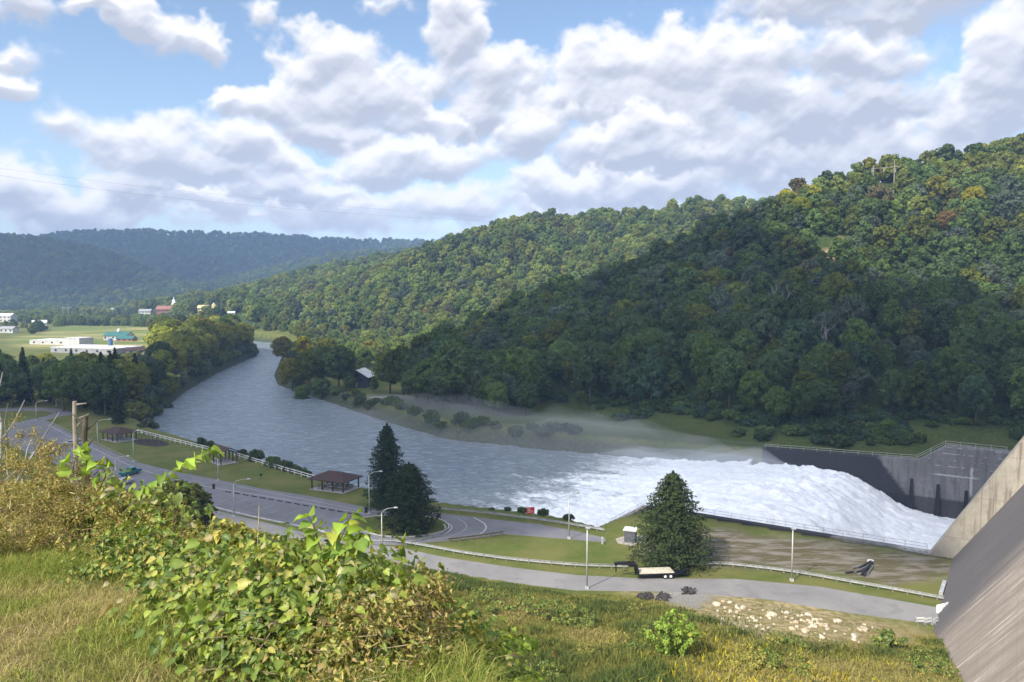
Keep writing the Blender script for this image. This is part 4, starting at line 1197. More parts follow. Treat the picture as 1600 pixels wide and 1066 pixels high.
# ---- left bank: yellow green riverside trees, then dark conifers before them
R2_ = random.Random(23)
bank_line = [np.array(p) for p in [(-131, 262), (-139, 278), (-152, 322), (-164, 372), (-172, 415), (-180, 460), (-186, 510), (-192, 560), (-205, 600), (-222, 630)]]
bl = smooth_line(bank_line, 5)
cnt = 0
for row, (off, st) in enumerate([(0.5, 1), (9, 1), (19, 1), (31, 1), (46, 2)]):
    for i in range(6 if row < 3 else 14, len(bl) - 1, st):
        d = bl[i + 1] - bl[i]; d /= np.linalg.norm(d); n = np.array([-d[1], d[0]])
        p = bl[i] + n * off + np.array([R2_.uniform(-2.5, 2.5), R2_.uniform(-3, 3)])
        if np.hypot(*p) < 300 and row > 1: continue
        t = np.hypot(*p)
        c = pick(R2_, [(0.46, (0.25, 0.265, 0.050)), (0.26, (0.16, 0.185, 0.045)), (0.12, MG), (0.10, (0.30, 0.28, 0.055)), (0.08, GG)])
        if row == 0: c = pick(R2_, [(0.4, (0.16, 0.185, 0.045)), (0.25, GG), (0.35, (0.24, 0.25, 0.05))])
        nm = 'grey green' if c is GG else ('mid green' if c is MG else ('olive' if c is OL else 'yellowish green'))
        wh = 'overhanging the left river bank' if row == 0 else 'in the strip behind the left river bank'
        s_ = R2_.uniform(0.85, 1.10) if row == 0 else R2_.uniform(1.02, 1.38)
        s_ = cap_left(p[0], p[1], 17.0, s_, 556 + R2_.uniform(-4, 8))
        plant_tree(BL[R2_.randrange(7)], (p[0], p[1], Hs(*p) - 0.4), s_, jit(c, R2_), 'riverside_tree', f'{nm} tree {wh} before the field', 'tree', f'{nm} trees {wh}'); cnt += 1
print('bank trees', cnt)
r_ = random.Random(5)
cpts = []
for i in range(110):
    u = -30 + 300 * r_.random(); dmin = 285 if u < 120 else (262 + 0.10 * (200 - u) if u < 215 else 300)
    d = dmin + r_.random() * 55 + (20 if u > 215 else 0)
    x = (u - 800) / F * d
    if inside(np.array([x]), np.array([d]), river_poly)[0] or seg_dist(np.array([x]), np.array([d]), river_poly, closed=True)[0] < 4: continue
    if any(math.hypot(x - a, d - b) < 5.2 for a, b in cpts): continue
    cpts.append((x, d))
for k, (x, d) in enumerate(cpts):
    z = Hs(x, d)
    if r_.random() < 0.66:
        plant_tree(CON[r_.randrange(3)], (x, d, z), cap_left(x, d, 18, r_.uniform(0.98, 1.38), 552 + r_.uniform(-8, 16)), jit((0.030, 0.048, 0.022), r_), 'conifer_tree', 'dark conifer in the dense row behind the loop road', 'conifer', 'dark conifers behind the loop road')
    else:
        plant_tree(BL[r_.randrange(7)], (x, d, z), cap_left(x, d, 17, r_.uniform(0.98, 1.28), 560 + r_.uniform(-6, 14)), jit(DG, r_), 'broadleaf_tree', 'dark broadleaf tree mixed in with the conifers behind the loop road', 'tree', 'dark broadleaf trees behind the loop road')
p = at(186, 662)
plant_tree(CON[1], (p[0], p[1], 0), 0.72, (0.026, 0.040, 0.020), 'conifer_tree', 'dark spreading conifer nearest the low shelter by the fence', 'conifer', sz=0.92)

# ---- right bank clump by the cabin
R3 = random.Random(31)
for (u, d, s_, c, lab) in [(455, 374, 1.0, (0.17, 0.165, 0.03), 'yellow green tree at the left tip of the right bank clump'), (482, 362, 1.12, OL, 'olive green tree second in the right bank clump'), (505, 366, 1.28, DG, 'tall dark green tree in the middle of the right bank clump'),
                           (528, 358, 1.25, DG, 'tall dark green tree at the right end of the right bank clump'), (470, 348, 0.62, MG, 'low mid green tree overhanging the river at the right bank clump'), (498, 343, 0.66, DG, 'low dark tree overhanging the river below the clump'),
                           (474, 430, 0.95, YE, 'golden tree behind the right bank clump'), (440, 470, 0.9, (0.17, 0.16, 0.03), 'pale yellow green tree beyond the clump at the river bend'), (510, 425, 0.9, (0.13, 0.14, 0.03), 'pale olive tree behind the dark clump'),
                           (545, 352, 0.50, DG, 'small dark tree hiding the left wall of the cabin'), (583, 350, 0.42, MG, 'small green tree at the right corner of the cabin'), (608, 345, 1.30, OL, 'big olive tree right of the cabin'), (628, 330, 1.42, (0.075, 0.092, 0.022), 'large spreading dark olive tree right of the cabin'), (665, 316, 1.50, (0.080, 0.098, 0.024), 'largest dark olive tree at the bend of the right bank'),
                           (700, 305, 1.38, MG, 'large mid green tree on the right bank slope'), (648, 296, 0.92, DG, 'dark tree low on the right bank below the olive trees'), (690, 282, 0.95, GG, 'grey green tree low on the right bank in the mist'), (735, 290, 1.2, DG, 'dark green tree on the right bank above the misty shore'),
                           (770, 278, 0.85, MG, 'mid green tree at the left end of the grass bench')]:
    x = (u - 800) / F * d
    plant_tree(BL[R3.randrange(7)], (x, d, Hs(x, d) - 0.4), s_, jit(c, R3, 0.08), 'broadleaf_tree', lab, 'tree')

# ---- ground shrubs: right bank slope, river edges
SHR = []
for i in range(4):
    cm = crown_mesh('foliage', 500 + i, 1.6, 1.9, 0.0, 16, 70, 0.42, 'round', core=0.78); cm.materials.append(M['leaf'])
    mb = MB(); 
    for k in range(5):
        a = k * 1.26; mb.tube([(0, 0, -0.3), (math.cos(a) * .4, math.sin(a) * .4, .7), (math.cos(a) * .9, math.sin(a) * .9, 1.4)], [.05, .035, .012], 5)
    tm = mb.mesh('stems'); tm.materials.append(M['bark']); SHR.append((cm, tm))
def shrub(pos, s_, c, label, group=None, name='shrub', sz=1.0):
    cm, tm = SHR[random.randrange(4)]
    root = empty(name, pos, random.uniform(0, 6), label, 'shrub', group); root.scale = (s_, s_, s_ * sz)
    f = bpy.data.objects.new('foliage', cm); COL.objects.link(f); f.parent = root; f.color = (*c, 1)
    t = bpy.data.objects.new('stems', tm); COL.objects.link(t); t.parent = root
    return root
r_ = random.Random(77); cnt = 0
xs, ys = scatter(-60, 200, 190, 330, 3.9, 0.45, 41); zs = H(xs, ys); a_ = xs * AX[0] + ys * AX[1]; s_a = xs * FL[0] + ys * FL[1]
ok = in_view(xs, ys, 0.02) & ~inside(xs, ys, river_poly) & (zs > 0.5) & (zs < 6.0) & (a_ > A_FAR + 5.5)
cl = fbm(xs / 14, ys / 14, 61, 2)
ok &= (cl > -0.02) | (zs > 2.2)
idx = np.where(ok)[0]; idx = idx[np.argsort(np.hypot(xs[idx], ys[idx]))][:290]
for i in idx:
    u = 800 + F * xs[i] / ys[i]
    c = pick(r_, [(0.5, DG), (0.3, TEAL), (0.2, MG)]); nm = {DG: 'dark', TEAL: 'bluish', MG: 'mid green'}[c]
    wh = 'above the basin wall' if u > 1200 else 'on the grass bench below the wood'
    shrub((xs[i], ys[i], zs[i] - 0.15), r_.uniform(0.9, 1.7), jit(c, r_), f'{nm} low shrub in the thicket {wh}', f'{nm} shrubs {wh}', sz=r_.uniform(0.7, 1.1))
# shrubs on the right bank by the misty water
for k in range(44):
    t = k / 43; P = smooth_line([np.array(p) for p in [(66, 214), (36, 227.5), (9.6, 241), (-20, 257), (-42, 289), (-62, 316), (-84, 350)]], 8)
    p = P[int(t * (len(P) - 1))] + np.array([r_.uniform(-2, 2), r_.uniform(-1, 3)])
    if 20 < p[0] < 70: continue
    shrub((p[0], p[1], Hs(*p) - 0.3), r_.uniform(0.9, 1.9), jit(pick(r_, [(0.6, DG), (0.4, GG)]), r_), 'dull green shrub on the far river bank in drifting spray', 'shrubs on the far river bank', sz=r_.uniform(0.8, 1.2))
# shrubs below the left bank trees, at the near end
for k in range(16):
    t = k / 15; p = np.array([-121, 251]) * (1 - t) + np.array([-158, 352]) * t + np.array([r_.uniform(0, 5), r_.uniform(-3, 3)])
    shrub((p[0], p[1], Hs(*p) - 0.2), r_.uniform(1.0, 1.9), jit(pick(r_, [(0.6, GG), (0.4, MG)]), r_), 'grey green willow shrub at the edge of the left bank', 'shrubs at the edge of the left bank')
for k in range(90):
    t = k / 89; i = int(3 + t * (len(bl) - 6)); d = bl[i + 1] - bl[i]; d /= np.linalg.norm(d); n = np.array([-d[1], d[0]])
    p = bl[i] - n * r_.uniform(1.0, 6.5) + np.array([r_.uniform(-1, 1), r_.uniform(-2, 2)])
    shrub((p[0], p[1], max(Hs(*p), WZ - .3) - 0.2), r_.uniform(1.7, 3.0), jit(pick(r_, [(0.5, (0.15, 0.17, 0.05)), (0.3, GG), (0.2, MG)]), r_), 'leafy willow shrub hanging over the water of the left bank', 'willow shrubs over the left bank')
# dark shrubs behind the white fence, by the red sign and by the shore
for (u, v, s_) in [(303, 700, .9), (318, 704, .8), (368, 718, .8), (389, 726, 1.25), (412, 734, 1.0), (420, 736, 1.1), (430, 739, .95), (440, 742, 1.0), (452, 746, .8), (463, 748, .7), (470, 751, .6)]:
    p = at(u, v, -0.6); q = p[:2] + FL * 2.0 * 0 + AX * 2.2
    shrub((q[0], q[1], Hs(*q) - 0.2), s_, jit(DG, r_), 'dark shrub between the white fence and the river', 'dark shrubs behind the white fence', sz=1.25)
for (u, v, s_, lab) in [(790, 799, .45, 'small dark shrub left of the red sign'), (812, 802, .62, 'dark shrub just left of the red sign'), (845, 806, .7, 'dark shrub just right of the red sign'), (885, 813, .62, 'dark shrub on the shore behind the lamp post'), (765, 798, .35, 'tiny tuft of shrub on the shore far left of the red sign')]:
    p = at(u, v, 0); q = p[:2] + AX * 0.8
    shrub((q[0], q[1], Hs(*q) - 0.2), s_, jit(DG, r_), lab)

# ---- the three near spruces and the round tree beside the lot
def big_spruce(px, v, h, rad, seed, color, label, dens=1.0, power=0.8, base=0.03):
    p = at(px, v); root = empty('spruce_tree', (p[0], p[1], 0.1), 0.3 * seed, label, 'conifer')
    me = conifer_mesh('crown', seed, h, rad, int(31 * dens), int(14 * dens), 46, 0.42, base, power=power, ragged=0.20, inner=0.38, asp=0.45)
    c = link('crown', me, M['needle'], root); c.color = (*color, 1)
    link('trunk', straight_trunk('trunk', h, 0.28), None, root)
big_spruce(1050, 880, 14.6, 7.5, 3, (0.046, 0.066, 0.026), 'big broad spruce standing beside the flatbed trailer', 1.2, 0.60)
big_spruce(640, 829, 12.2, 6.1, 4, (0.032, 0.050, 0.024), 'dark spruce on the lawn island, the nearer of the pair', 1.1, 0.48)
big_spruce(606, 790, 16.4, 5.0, 5, (0.036, 0.060, 0.036), 'tall bluish spruce behind the nearer one by the river', 1.05, 0.58)
p = at_ground(268, 800)
x, d = (268 - 800) / F * 126, 126.0
root = plant_tree(BL[1], (x, d, Hs(x, d) - 2.6), 0.86, (0.075, 0.085, 0.022), 'broadleaf_tree', 'round dark olive tree beside the parking lot behind the brush', sz=0.74)
# ------------------------------------------------------------------ street lamps
def lamp(px, v, h, arm, label, straight=False, rz=0.0):
    p = at(px, v); root = empty('street_lamp', (p[0], p[1], Hs(p[0], p[1])), rz, label, 'street lamp', 'street lamps along the road and lot')
    mb = MB(); mb.box((0, 0, 0.12), (0.55, 0.55, 0.5), taper=0.85); mb.build('base', M['kerb'], root)
    mb = MB()
    if straight: mb.tube([(0, 0, 0.2), (0, 0, h)], [0.13, 0.085], 10)
    else: mb.tube([(0, 0, 0.2), (0, 0, h - 0.9)], [0.12, 0.075], 10)
    mb.build('pole', M['pole'], root, smooth=True)
    if straight:
        mb = MB(); mb.box((0, 0, h + 0.06), (0.5, 0.4, 0.22)); mb.box((0.18, -0.05, h + 0.0), (0.5, 0.34, 0.14)); mb.build('lamp_head', M['galv'], root, bevel=0.03)
    else:
        s = 1 if arm > 0 else -1; L = abs(arm)
        mb = MB(); mb.tube([(0, 0, h - 0.95), (s * .18 * L, 0, h - 0.45), (s * .5 * L, 0, h - 0.12), (s * L, 0, h)], [0.07, 0.055, 0.05, 0.045], 8)
        mb.build('arm', M['pole'], root, smooth=True)
        mb = MB(); mb.tube([(s * (L - .05), 0, h), (s * (L + .2), 0, h + .01), (s * (L + .55), 0, h + .0), (s * (L + .75), 0, h - .03)], [0.06, 0.17, 0.16, 0.05], 8)
        mb.build('lamp_head', M['galv'], root, smooth=True)
    return root
lamp(917, 920, 9.0, 0, 'straight pale lamp post on the weedy verge left of the trailer', True)
lamp(1237, 908, 8.0, 0, 'straight pale lamp post by the guardrail right of the big spruce', True)
lamp(889, 842, 8.2, 1.0, 'dark lamp post with short arm standing against the white water')
lamp(597, 868, 8.0, 2.0, 'curved arm lamp post in front of the dark island spruce')
lamp(577, 803, 8.4, 2.0, 'curved arm lamp post left of the paired spruces')
lamp(366, 808, 7.4, 2.6, 'curved arm lamp post at the near edge of the empty lot')
lamp(341, 751, 6.4, 0.9, 'thin lamp post in front of the gabled shelter')
lamp(209, 722, 8.0, 0.9, 'thin lamp post by the road near the swing frame')
lamp(153, 703, 8.4, 3.2, 'curved arm lamp post left of the dark low shelter')
lamp(181, 756, 6.3, 2.6, 'curved arm lamp post beside the teal truck')
lamp(57, 657, 6.6, 3.2, 'lamp post with its arm to the right on the loop lawn')
lamp(88, 634, 7.4, -2.0, 'lamp post with its arm to the left before the dark conifers')

# ------------------------------------------------------------------ guardrails
def guardrail(px, label, z=0.0, h=0.75, mat='galv', group='guardrails', step=1.9):
    L = [np.array([*p, 0.0]) for p in smooth_line(px_poly(px), 5)]
    for p in L: p[2] = max(0.0, Hs(p[0], p[1]))
    o = L[0].copy(); root = empty('guardrail', o, 0, label, 'guardrail', group)
    vs = []; fs = []
    prof = [(0.02, -0.19), (-0.09, -0.13), (-0.09, -0.05), (0.0, 0.0), (-0.09, 0.05), (-0.09, 0.13), (0.10, 0.19)]
    for i, p in enumerate(L):
        d = L[min(i + 1, len(L) - 1)] - L[max(i - 1, 0)]; d = d[:2] / np.linalg.norm(d[:2]); n = np.array([-d[1], d[0]])
        for a, b in prof: vs.append((p[0] - o[0] - n[0] * a, p[1] - o[1] - n[1] * a, p[2] - o[2] + h - 0.17 + b))
    k = len(prof)
    for i in range(len(L) - 1):
        for j in range(k - 1): fs.append((i * k + j, (i + 1) * k + j, (i + 1) * k + j + 1, i * k + j + 1))
    mb = MB(); mb.add(vs, fs)
    r = mb.build('rail', M[mat], root); md = r.modifiers.new('thickness', 'SOLIDIFY'); md.thickness = 0.03
    acc = 0; pm = MB(); pm.box((0, 0, h / 2 - 0.1), (0.15, 0.18, h + 0.1)); me = pm.mesh('post'); me.materials.append(M['wood_grey'])
    nxt = 0.3; cnt = 0
    for a, b in zip(L[:-1], L[1:]):
        sl_ = np.linalg.norm(b - a)
        while nxt <= acc + sl_ and cnt < 96:
            q = a + (b - a) * (nxt - acc) / sl_; d = (b - a)[:2] / np.linalg.norm((b - a)[:2]); n = np.array([-d[1], d[0]])
            ob = bpy.data.objects.new('post', me); COL.objects.link(ob); ob.parent = root
            ob.location = (q[0] - o[0] + n[0] * 0.16, q[1] - o[1] + n[1] * 0.16, q[2] - o[2]); nxt += step; cnt += 1
        acc += sl_
    return root
guardrail([(617, 849), (660, 856), (720, 867), (790, 877), (850, 883), (910, 887.5), (980, 889.5)], 'guardrail along the lower lawn from the junction to the trailer')
guardrail([(1068, 887), (1120, 885), (1160, 888), (1240, 898), (1320, 912), (1400, 926), (1475, 940)], 'guardrail running from the spruce along the bare ground to the dam')
guardrail([(672, 797), (740, 803), (800, 810), (860, 818), (910, 826), (944, 832)], 'guardrail between the upper road and the river by the red sign')
guardrail([(700, 848), (740, 843), (788, 836)], 'short grey guardrail at the right end of the lot turn', mat='wood_grey')
guardrail([(592, 847), (640, 847.5), (680, 840), (696, 832), (694, 824)], 'curved guardrail around the dark spruces on the lawn island', h=0.6)

# ------------------------------------------------------------------ fence, shelters and small things on the river lawn
def gz(px): return [np.array([*p, 0.0]) for p in px_poly(px)]
rail_fence('white_fence', gz([(366, 713), (400, 724), (440, 736), (492, 751)]), 1.15, 2.6, M['white_paint'], 'white two rail fence between the gabled shelter and the hip roof shelter', 'fence', 2, 0.13)
rail_fence('white_fence', gz([(215, 677), (250, 686), (290, 696), (326, 705)]), 1.15, 2.6, M['white_paint'], 'white two rail fence left of the gabled shelter along the river', 'fence', 2, 0.13)

def picnic_table(x, y, rz, label, group):
    root = empty('picnic_table', (x, y, 0.06), rz, label, 'picnic table', group)
    mb = MB(); mb.box((0, 0, 0.74), (1.9, 0.75, 0.06)); mb.build('table_top', M['white_paint'] if random.random() < .4 else M['wood_grey'], root)
    for s in (-1, 1):
        mb = MB(); mb.box((0, s * 0.72, 0.44), (1.9, 0.28, 0.05)); mb.build('bench', M['wood_grey'], root)
        mb = MB(); mb.bar((s * .65, -.6, 0), (s * .65, .25, .72), .09); mb.bar((s * .65, .6, 0), (s * .65, -.25, .72), .09); mb.bar((s * .65, -.78, .40), (s * .65, .78, .40), .08); mb.build('leg', M['wood_grey'], root)
    return root
def shelter(px, v, L, W, h, ridge, kind, rz, label, tables=0, roofmat='brown_roof'):
    p = at(px, v); root = empty('picnic_shelter', (p[0], p[1], 0.0), rz, label, 'shelter', 'picnic shelters on the river lawn')
    ov = 0.55
    mb = MB(); mb.box((0, 0, 0.0), (L + .4, W + .4, 0.14)); mb.build('floor_slab', M['kerb'], root)
    for i in range(4):
        for s in (-1, 1):
            mb = MB(); mb.box((-L / 2 + .2 + (L - .4) * i / 3, s * (W / 2 - .2), h / 2 + 0.03), (0.24, 0.24, h)); mb.build('post', M['wood_dark'], root)
    for s in (-1, 1):
        mb = MB(); mb.bar((-L / 2, s * (W / 2 - .2), h), (L / 2, s * (W / 2 - .2), h), .18, .25); mb.build('beam', M['wood_dark'], root)
    x, y = L / 2 + ov, W / 2 + ov
    mb = MB(); t = 0.16
    if kind == 'hip':
        r = L / 2 - W / 2 * 0.9
        def shell(z): return [(-x, -y, h + .1 + z), (x, -y, h + .1 + z), (x, y, h + .1 + z), (-x, y, h + .1 + z), (-r, 0, h + ridge + z), (r, 0, h + ridge + z)]
        f = [(0, 1, 5, 4), (1, 2, 5), (2, 3, 4, 5), (3, 0, 4)]
    else:
        def shell(z): return [(-x, -y, h + .1 + z), (x, -y, h + .1 + z), (x, y, h + .1 + z), (-x, y, h + .1 + z), (-x, 0, h + ridge + z), (x, 0, h + ridge + z)]
        f = [(0, 1, 5, 4), (2, 3, 4, 5)]
    a = shell(t); b = shell(0)
    mb.add(a + b, f + [tuple(6 + i for i in reversed(q)) for q in f])
    ed = [(0, 1), (1, 2), (2, 3), (3, 0)] if kind == 'hip' else [(0, 1), (1, 5), (5, 2), (2, 3), (3, 4), (4, 0)]
    mb.add(a + b, [(i, 6 + i, 6 + j, j) for i, j in ed])
    mb.build('roof', M[roofmat], root)
    c_, s_ = math.cos(rz), math.sin(rz)
    for i in range(tables):
        lx = -L / 2 + 1.7 + (i // 2) * (L - 3.4) / max(1, (tables + 1) // 2 - 1); ly = (-1) ** i * W * .23
        picnic_table(p[0] + lx * c_ - ly * s_, p[1] + lx * s_ + ly * c_, rz, 'picnic table standing under ' + label, 'picnic tables under the shelters')
    return root
shelter(524, 763, 8.7, 6.0, 2.2, 1.5, 'hip', -0.42, 'the brown hip roof shelter right of the white fence', 6)
shelter(349, 722, 6.2, 4.6, 2.5, 1.5, 'gable', -0.75, 'the small dark gabled shelter at the end of the white fence', 2)
shelter(187, 687, 8.2, 6.0, 2.2, 1.5, 'hip', -0.62, 'the low dark shelter at the left under the conifers', 2)
# swing frame on a mulch bed
p = at(236, 692); root = empty('swing_frame', (p[0], p[1], 0.0), -0.66, 'dark metal swing frame on a bed of mulch behind the round tree', 'swing')
mb = MB(); mb.bar((-4, 0, 2.6), (4, 0, 2.6), .10); mb.build('top_bar', M['dark_metal'], root)
for x in (-4, 0, 4):
    mb = MB(); mb.bar((x, -1, 0), (x, 0, 2.6), .09); mb.bar((x, 1, 0), (x, 0, 2.6), .09); mb.build('leg', M['dark_metal'], root)
for x in (-3, -1.3, 1.3, 3):
    mb = MB(); mb.bar((x - .22, 0, .55), (x - .22, 0, 2.6), .025); mb.bar((x + .22, 0, .55), (x + .22, 0, 2.6), .025); mb.box((x, 0, .5), (.5, .2, .05)); mb.build('seat', M['rubber'], root)
mul = [np.array([p[0], p[1]]) + np.array([math.cos(a) * 7.5 * math.cos(-.66) - math.sin(a) * 3.4 * math.sin(-.66), math.cos(a) * 7.5 * math.sin(-.66) + math.sin(a) * 3.4 * math.cos(-.66)]) for a in np.linspace(0, 2 * math.pi, 26)[:-1]]
sheet('mulch_bed', mul, 0.05, M['mulch'], skirt=0.1)
p = at(408, 748); mb = MB(); mb.cyl((0, 0, 0), (0, 0, .8), .06); mb.box((0, 0, .95), (.55, .5, .35)); o = mb.build('grill', M['black_paint'], None, (p[0], p[1], 0)); tag(o, 'small black charcoal grill on the lawn behind the white fence', 'grill')
p = at(334, 764); mb = MB(); mb.cyl((0, 0, 0), (0, 0, .9), .28, 12); mb.cyl((0, 0, .9), (0, 0, 1.02), .32, 12); tag(mb.build('litter_bin', M['dark_metal'], None, (p[0], p[1], 0.03)), 'dark round litter bin at the edge of the lot below the gabled shelter', 'bin')
p = at(572, 801); mb = MB(); mb.cyl((0, 0, 0), (0, 0, .9), .3, 12); mb.cyl((0, 0, .9), (0, 0, 1.04), .34, 12); tag(mb.build('litter_bin', M['dark_metal'], None, (p[0], p[1], 0.03)), 'dark round litter bin at the foot of the lamp by the spruces', 'bin')

# red warning sign with four lines of white lettering too small to read
p = at(829, 806); root = empty('warning_sign', (p[0], p[1], Hs(p[0], p[1])), 0.22, 'red sign board with white lettering on the river bank', 'sign')
mb = MB(); mb.box((0, 0, 1.05), (1.55, 0.06, 1.25)); mb.build('board', M['red'], root)
for s in (-.6, .6): mb = MB(); mb.box((s, .07, .7), (.1, .08, 1.6)); mb.build('post', M['wood_grey'], root)
mb = MB(); r_ = random.Random(4)
for k, (z, w) in enumerate([(1.48, .55), (1.23, .62), (0.98, 1.0), (0.73, 1.15)]):
    x = -.62
    while x < -.62 + w:
        ww = r_.uniform(.05, .11); mb.box((x + ww / 2, -.035, z), (ww, .012, .13)); x += ww + .035 + (0.06 if r_.random() < .2 else 0)
mb.build('lettering', M['white_paint'], root)

# ------------------------------------------------------------------ trailer, shed, pipes
p = at(1022, 901); q = at(1072, 899)
ta = math.atan2(q[1] - p[1], q[0] - p[0])
root = empty('flatbed_trailer', (p[0], p[1], 0.05), ta, 'black gooseneck flatbed trailer with pale plank deck parked below the big spruce', 'trailer')
mb = MB(); mb.box((0.1, 0, .88), (5.4, 2.45, .07)); mb.build('deck', M['wood_deck'], root)
mb = MB()
for s in (-1, 1): mb.box((0.5, s * 1.18, .74), (6.6, .12, .24)); mb.box((.3, s * .5, .70), (6.2, .12, .2))
for i in range(9): mb.box((-2.5 + i * .66, 0, .77), (.07, 2.3, .12))
for s in (-1, 1): mb.box((.3, s * 1.02, .45), (5.8, .05, .45))
mb.build('frame', M['black_paint'], root)
mb = MB()
for s in (-.62, .62):
    mb.bar((-2.65, s * 1.5, .8), (-3.0, s * .8, 2.15), .22, .28); mb.bar((-3.0, s * .8, 2.15), (-5.9, s * .3, 2.25), .2, .3)
mb.bar((-2.7, -.95, 1.3), (-2.7, .95, 1.3), .2); mb.box((-5.95, 0, 2.2), (.5, .45, .36)); mb.cyl((-5.95, 0, 2.2), (-5.95, 0, .85), .09); mb.box((-3.6, 0, 1.95), (.7, .8, .5))
mb.bar((-2.7, .9, 0.1), (-2.7, .9, 1.2), .12); mb.bar((-2.7, -.9, 0.1), (-2.7, -.9, 1.2), .12)
mb.build('gooseneck', M['black_paint'], root)
mb = MB(); mb.box((3.9, 0, .74), (2.0, 2.4, .10), tilt=(0, .20, 0))
for i in range(7): mb.box((3.1 + i * .27, 0, .90 - i * .055), (.06, 2.4, .1))
for s in (-.65, .65): mb.box((4.3, s * 1.0, 1.0), (1.3, .9, .08), tilt=(0, -.35, 0))
mb.build('ramp', M['black_paint'], root)
for x in (1.35, 2.2):
    for s in (-1, 1):
        w = bpy.data.objects.new('wheel', None); COL.objects.link(w); w.parent = root; w.location = (x, s * 1.22, .38); w.empty_display_size = .2
        mb = MB(); mb.tube([(0, -.13, 0), (0, -.10, 0), (0, .10, 0), (0, .13, 0)], [.30, .39, .39, .30], 18); mb.build('tyre', M['rubber'], w, smooth=False)
        mb = MB(); mb.tube([(0, -.145, 0), (0, .145, 0)], [.21, .21], 14); mb.cyl((0, -.17, 0), (0, .17, 0), .08, 8); mb.build('rim', M['white_paint'], w)
p = at(985, 846); M['shed_wall'] = simple('slate_grey_wall', (0.11, 0.115, 0.135), .7)
root = empty('utility_shed', (p[0], p[1], 0.0), -0.35, 'small dark grey shed with a white roof at the end of the basin wall', 'shed')
mb = MB(); mb.box((0, 0, 1.0), (1.9, 1.6, 2.1)); mb.build('wall', M['shed_wall'], root)
for i in range(9): mb = None
mb = MB()
for i in range(8): mb.box((-.85 + i * .24, -.815, 1.0), (.05, .03, 2.0))
mb.build('ribs', M['shed_wall'], root)
mb = MB(); mb.box((0, 0, 2.16), (2.3, 2.0, .16), tilt=(.06, 0, 0)); mb.build('roof', M['white_roof'], root)
mb = MB(); mb.box((.1, -.825, .95), (.75, .05, 1.8)); mb.build('door', M['shed_wall'], root)
p = at(941, 850); mb = MB(); mb.box((0, 0, .55), (.28, .28, 1.3)); tag(mb.build('bollard', M['kerb'], None, (p[0], p[1], 0)), 'pale concrete bollard post where the upper road ends', 'bollard')
sheet('gravel_pad', px_poly([(962, 842), (985, 835), (1010, 838), (1008, 848), (985, 853), (965, 849)]), 0.03, simple('pale_gravel', (0.34, 0.31, 0.27), 0.95, var=.4, scale=2, bump=.4), skirt=.1)
r_ = random.Random(12); M['pipe_grey'] = simple('dull_pipe', (0.13, 0.13, 0.135), .6)
for k, (du, dv, ang, L) in enumerate([(-16, 4, .1, 3.4), (-6, 0, .55, 4.4), (-1, 2, .8, 4.6), (4, 3, .78, 4.8), (8, 1, .82, 4.6), (0, -5, .6, 4.2), (6, -3, .75, 4.0), (-10, -4, .35, 3.2)]):
    p = at(1352 + du, 891 + dv); a = ang + .15; z = .16 + (0.28 if k in (5, 6) else 0)
    mb = MB(); mb.tube([(-L / 2 * math.cos(a), -L / 2 * math.sin(a), z), (L / 2 * math.cos(a), L / 2 * math.sin(a), z)], .15, 10)
    tag(mb.build('pipe', M['pipe_grey'] if k % 3 == 1 else M['dark_metal'], None, (p[0], p[1], 0)), ('dull grey' if k % 3 == 1 else 'dark') + ' length of pipe in the heap on the bare ground', 'pipe', ('grey' if k % 3 == 1 else 'dark') + ' pipes heaped on the bare ground')
p = at(1360, 880); mb = MB(); mb.tube([(0, 0, .1), (0, 0, .5)], [.55, .5], 12); tag(mb.build('concrete_block', M['kerb'], None, (p[0], p[1], 0)), 'round pale concrete block at the top of the pipe heap', 'block')
p = at(1470, 930); q = at(1476, 911); mb = MB(); mb.box((0, 0, .2), (.5, float(np.linalg.norm(q - p)), .4)); tag(mb.build('beam', M['galv'], None, ((p[0] + q[0]) / 2, (p[1] + q[1]) / 2, 0), math.atan2(q[1] - p[1], q[0] - p[0]) - math.pi / 2), 'single long grey beam lying on grass near the dam toe', 'beam')
for (u, v, s, rz, lab) in [(1473, 958, (1.5, .9, 1.1), .4, 'white concrete block at the end of the service road'), (1492, 948, (1.9, .7, .9), .9, 'long pale concrete block leaning by the dam toe'), (1487, 962, (1.4, 1.2, 1.7), .5, 'square brown concrete pier at the dam toe')]:
    p = at(u, v); mb = MB(); mb.box((0, 0, s[2] / 2), s); tag(mb.build('concrete_block', M['white_paint'] if 'white' in lab else M['kerb'], None, (p[0], p[1], 0), rz, bevel=.05), lab, 'block')
for k, (u, v) in enumerate([(1438, 976), (1450, 977), (1462, 977)]):
    p = at(u, v); root = empty('barricade', (p[0], p[1], .03), .3 * k, ['left', 'middle', 'right'][k] + 'most low white barricade at the end of the service road by the dam', 'barricade')
    mb = MB(); mb.box((0, 0, .85), (1.1, .04, .22)); mb.box((0, 0, .45), (1.1, .04, .16)); mb.build('rail', M['white_paint'], root)
    for s in (-.45, .45): mb = MB(); mb.bar((s, -.35, 0), (s, 0, .95), .05); mb.bar((s, .35, 0), (s, 0, .95), .05); mb.build('leg', M['galv'], root)

